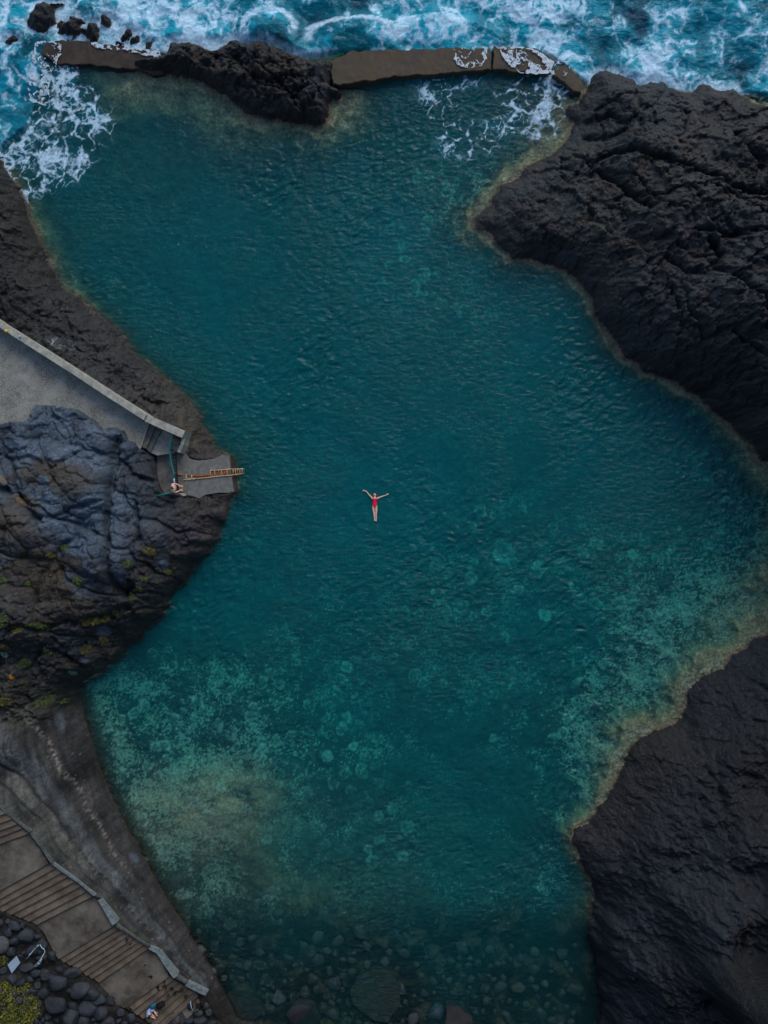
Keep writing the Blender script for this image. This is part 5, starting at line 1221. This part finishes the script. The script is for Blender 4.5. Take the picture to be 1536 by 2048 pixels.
def hand(verts, edges, wi, w, d, up, s=1.0, curl=.02):
    """five fingers on the wrist vertex wi; d = direction, up = palm side direction"""
    d = Vector(d).normalized(); side = d.cross(Vector(up)).normalized()
    w = Vector(w); p = w + d * .055 * s; verts.append((*p, .026 * s, .034 * s)); pi = len(verts) - 1; edges.append((wi, pi))
    for k, (o_, l) in enumerate(((-.030, .062), (-.010, .075), (.010, .070), (.029, .055))):
        a = p + d * .035 * s + side * o_ * s; b = a + (d + side * o_ * 3).normalized() * l * .55 * s; c = b + (d - Vector(up) * .3).normalized() * l * .45 * s
        i0 = len(verts); verts += [(*a, .0095), (*b, .009), (*c, .0075)]; edges += [(pi, i0), (i0, i0 + 1), (i0 + 1, i0 + 2)]
    a = w + d * .03 * s - side * .03 * s; b = a + (d * .7 - side).normalized() * .045 * s
    i0 = len(verts); verts += [(*a, .011), (*b, .009)]; edges += [(pi, i0), (i0, i0 + 1)]

# swimmer floating on her back; local frame: x right, y towards the head, z up
sx, sy = W(749.5, 1012)
sr = empty('person', (sx, sy, .045))
V = [(0, .02, 0, .125, .085), (0, .16, .01, .115, .08), (0, .30, .015, .12, .085), (0, .42, .02, .125, .075), (0, .505, .02, .058), (0, .56, .03, .052)]
E = [(0, 1), (1, 2), (2, 3), (3, 4), (4, 5)]
def add(v, e): V.append(v); E.append((e, len(V) - 1)); return len(V) - 1
# head
h1 = add((0, .62, .035, .075, .075), 5); h2 = add((0, .70, .03, .085, .09), h1); add((0, .76, .02, .062, .07), h2)
# arms: her right arm is on the left of the photo
a = add((-.15, .46, .02, .055), 3); b = add((-.33, .66, .04, .042), a); c = add((-.50, .86, .05, .032), b); d_ = add((-.55, .90, .05, .024), c)
hand(V, E, d_, (-.55, .90, .05), (-1, .12, .1), (0, 0, 1))
a = add((.16, .45, .02, .055), 3); b = add((.40, .55, .04, .042), a); c = add((.62, .62, .05, .032), b); d_ = add((.68, .65, .05, .024), c)
hand(V, E, d_, (.68, .65, .05), (1, .5, .1), (0, 0, 1))
for s in (-1, 1):
    a = add((.085 * s, -.05, .0, .085, .08), 0); b = add((.085 * s + .01, -.25, .0, .074), a); c = add((.055 * s + .02, -.47, .01, .056), b); d_ = add((.05 * s + .03, -.62, .0, .052), c); e_ = add((.042 * s + .04, -.80, .0, .036), d_); f_ = add((.036 * s + .045, -.86, .03, .034), e_); add((.036 * s + .05, -.885, .10, .024), f_)
body = skin_body('body', V, E, M_SKIN)
bo = link(bpy.data.objects.new('body', body), sr)
def suit(c):
    if abs(c.x) > .19 or c.y > .50: return False
    if c.y < .12: return c.y > -.10 + 0 * c.x and abs(c.x) < .028 + max(0, (c.y + .10)) * .62
    if c.y > .38: return (abs(abs(c.x) - .085) < .03) if c.y > .44 else (.035 < abs(c.x) + (.44 - c.y) < .5 and abs(c.x) < .125)
    return True
shell('swimsuit', body, suit, .010, M_RED, sr)
shell('hair', body, lambda c: c.y > .585 and abs(c.x) < .2 and (c.z < .045 or c.y > .745), .016, M_HAIR, sr)
def face(root, c, s=1.0, up=(0, 0, 1), fwd=(0, 1, 0)):
    c = Vector(c); u = Vector(up); f = Vector(fwd); r = u.cross(f).normalized()
    mb = MB()
    for q in (-1, 1):
        p = c + r * .032 * q + f * .0 ; mb.tube([p - r * .012, p, p + r * .012], [.004, .009, .004], 6)
    o = mb.build('eyes', M_HAIR, root, smooth=True)
    mb = MB(); mb.tube([c + f * .01, c - f * .035 + u * .012, c - f * .042], [.006, .013, .008], 6); mb.build('nose', M_SKIN, root, smooth=True)
    mb = MB(); m_ = c - f * .065; mb.tube([m_ - r * .022, m_, m_ + r * .022], [.003, .008, .003], 6); mb.build('mouth', simple_mat('lips', (.45, .10, .08), .5), root, smooth=True)
face(sr, (0, .70, .108))
mb = MB(); mb.tube([(-.10, .74, -.045), (-.05, .80, -.03), (0, .82, -.02), (.06, .80, -.03), (.10, .73, -.045)], [.02, .05, .06, .05, .02], 8); mb.build('floating_hair', M_HAIR, sr, smooth=True)
for s in (-1, 1):
    mb = MB(); mb.tube([(s * .073, .70, .03), (s * .088, .685, .03), (s * .075, .66, .03)], [.008, .012, .007], 6); mb.build('ear', M_SKIN, sr, smooth=True)
tag(sr, 'woman in a red swimsuit floating on her back with arms spread in the pool', 'person')

# man standing at the railing of the bathing platform
mx_, my_ = W(346, 976, 3.6)
mr_ = empty('person', (mx_, my_, 2.21))
V = [(-.03, 0, .92, .15, .12), (-.02, 0, 1.10, .19, .17), (0, 0, 1.28, .21, .17), (0, 0, 1.42, .20, .17), (.01, 0, 1.50, .066), (.01, 0, 1.56, .060)]
E = [(0, 1), (1, 2), (2, 3), (3, 4), (4, 5)]
h1 = add((.02, 0, 1.62, .078, .078), 5); h2 = add((.025, 0, 1.69, .085, .08), h1); add((.015, 0, 1.75, .06, .058), h2)
for s in (-1, 1):
    a = add((.0, .19 * s, 1.43, .09), 3); b = add((.06, .25 * s, 1.16, .055), a); c = add((.27, .16 * s + .0, 1.04, .036), b); d_ = add((.33, .12 * s, 1.04, .027), c)
    hand(V, E, d_, (.33, .12 * s, 1.04), (1, -.2 * s, -.2), (0, 0, 1))
    a = add((-.05, .10 * s, .82, .10), 0); b = add((-.02, .11 * s, .48, .07), a); c = add((-.05, .11 * s, .12, .045), b); d_ = add((-.04, .11 * s, .05, .042), c); add((.10, .12 * s, .035, .034), d_)
body = skin_body('body', V, E, M_SKIN)
link(bpy.data.objects.new('body', body), mr_)
shell('shorts', body, lambda c: .50 < c.z < .98 and c.x < .18 and abs(c.y) < .24, .018, M_SHORTS, mr_)
shell('hair', body, lambda c: c.z > 1.66 and abs(c.y) < .14 and (c.x < .05 or c.z > 1.73), .010, M_HAIR, mr_)
face(mr_, (.112, 0, 1.69), up=(1, 0, 0), fwd=(0, 0, 1))
for s in (-1, 1):
    mb = MB(); mb.tube([(.02, s * .078, 1.71), (.01, s * .094, 1.69), (.02, s * .08, 1.65)], [.008, .012, .007], 6); mb.build('ear', M_SKIN, mr_, smooth=True)
tag(mr_, 'bare chested dark haired man standing at the green railing of the bathing platform', 'person')

# person sitting on the lowest steps
zs_ = STZ['D'][4] - RISE
px_, py_ = W(298, 2022, zs_ + .3)
pr_ = empty('person', (px_, py_, zs_), math.radians(-38))
V = [(0, 0, .12, .15, .13), (-.02, 0, .28, .13, .11), (.02, 0, .44, .15, .11), (.07, 0, .56, .13, .09), (.11, 0, .62, .055), (.14, 0, .66, .052)]
E = [(0, 1), (1, 2), (2, 3), (3, 4), (4, 5)]
h1 = add((.17, 0, .71, .075, .075), 5); h2 = add((.18, 0, .78, .09, .08), h1); add((.17, 0, .84, .065, .06), h2)
for s in (-1, 1):
    a = add((.07, .17 * s, .55, .055), 3); b = add((.18, .22 * s, .34, .042), a); c = add((.36, .14 * s, .36, .032), b); d_ = add((.41, .12 * s, .36, .025), c)
    hand(V, E, d_, (.41, .12 * s, .36), (1, -.2 * s, -.1), (0, 0, 1))
    a = add((.10, .10 * s, .13, .09), 0); b = add((.42, .12 * s, .26, .062), a); c = add((.50, .12 * s, -.05, .04), b); d_ = add((.50, .12 * s, -.10, .036), c); add((.62, .12 * s, -.12, .03), d_)
body = skin_body('body', V, E, M_SKIN); link(bpy.data.objects.new('body', body), pr_)
shell('shirt', body, lambda c: .10 < c.z < .62 and c.x < .21 and abs(c.y) < .27, .02, M_SHIRT, pr_)
shell('shorts', body, lambda c: c.x < .26 and c.z < .24, .016, M_TEAL, pr_)
shell('hair', body, lambda c: c.z > .735 and abs(c.y) < .2 and (c.x < .17 or c.z > .80), .018, M_HAIR, pr_)
face(pr_, (.268, 0, .775), up=(1, 0, 0), fwd=(0, 0, 1))
tag(pr_, 'person in a pale blue shirt sitting on the lowest steps beside a black bag', 'person')
def cushion(name, px, py, z, sx_, sy_, h, rz, mat):
    bm = bmesh.new(); bmesh.ops.create_icosphere(bm, subdivisions=3, radius=1)
    for v in bm.verts:
        c = v.co; m = max(abs(c.x), abs(c.y)) / math.hypot(c.x, c.y) if math.hypot(c.x, c.y) > .01 else 1
        f = 1 + .12 * float(fbm(np.array([c.x * 2]), np.array([c.y * 2 + c.z]), 3, 500)[0])
        v.co = Vector((c.x / m ** .6 * sx_ * f, c.y / m ** .6 * sy_ * f, (c.z * .5 + .42) * h))
    me = bpy.data.meshes.new(name); bm.to_mesh(me); bm.free()
    for p in me.polygons: p.use_smooth = True
    me.materials.append(mat); o = bpy.data.objects.new(name, me); o.location = (*W(px, py, z), z); o.rotation_euler = (0, 0, rz); return link(o)
tw = cushion('towel', 307, 2010, STZ['D'][2] - RISE, .19, .13, .12, .3, M_TEAL); tag(tw, 'crumpled teal towel on the steps between the seated person and the black bag', 'towel')
bgz = STZ['D'][2] - RISE
bag = empty('bag', (*W(322, 2008, bgz), bgz))
o = cushion('bag_body', 322, 2008, bgz, .28, .17, .28, .55, M_BLACK); reparent_keep(o, bag)
rail([(*W(313, 2013, bgz + .2), bgz + .22), (*W(318, 2004, bgz + .3), bgz + .36), (*W(330, 2002, bgz + .25), bgz + .24)], .018, M_BLACK, 'strap', bag)
tag(bag, 'black bag lying on the steps beside the seated person', 'bag')
x, y, z = on_ground(380, 2010)
bk = empty('backpack', (x, y, z + .1))
o = cushion('bag_body', 380, 2010, z + .12, .16, .24, .22, .3, simple_mat('navy_cloth', (.015, .02, .035), .7, .2)); reparent_keep(o, bk)
rail([(*W(381, 2002, z + .3), z + .34), (*W(383, 2014, z + .3), z + .36), (*W(388, 2026, z + .2), z + .2)], .022, M_PIPE, 'strap', bk)
tag(bk, 'dark backpack with a white strap among the boulders below the stairway', 'backpack')
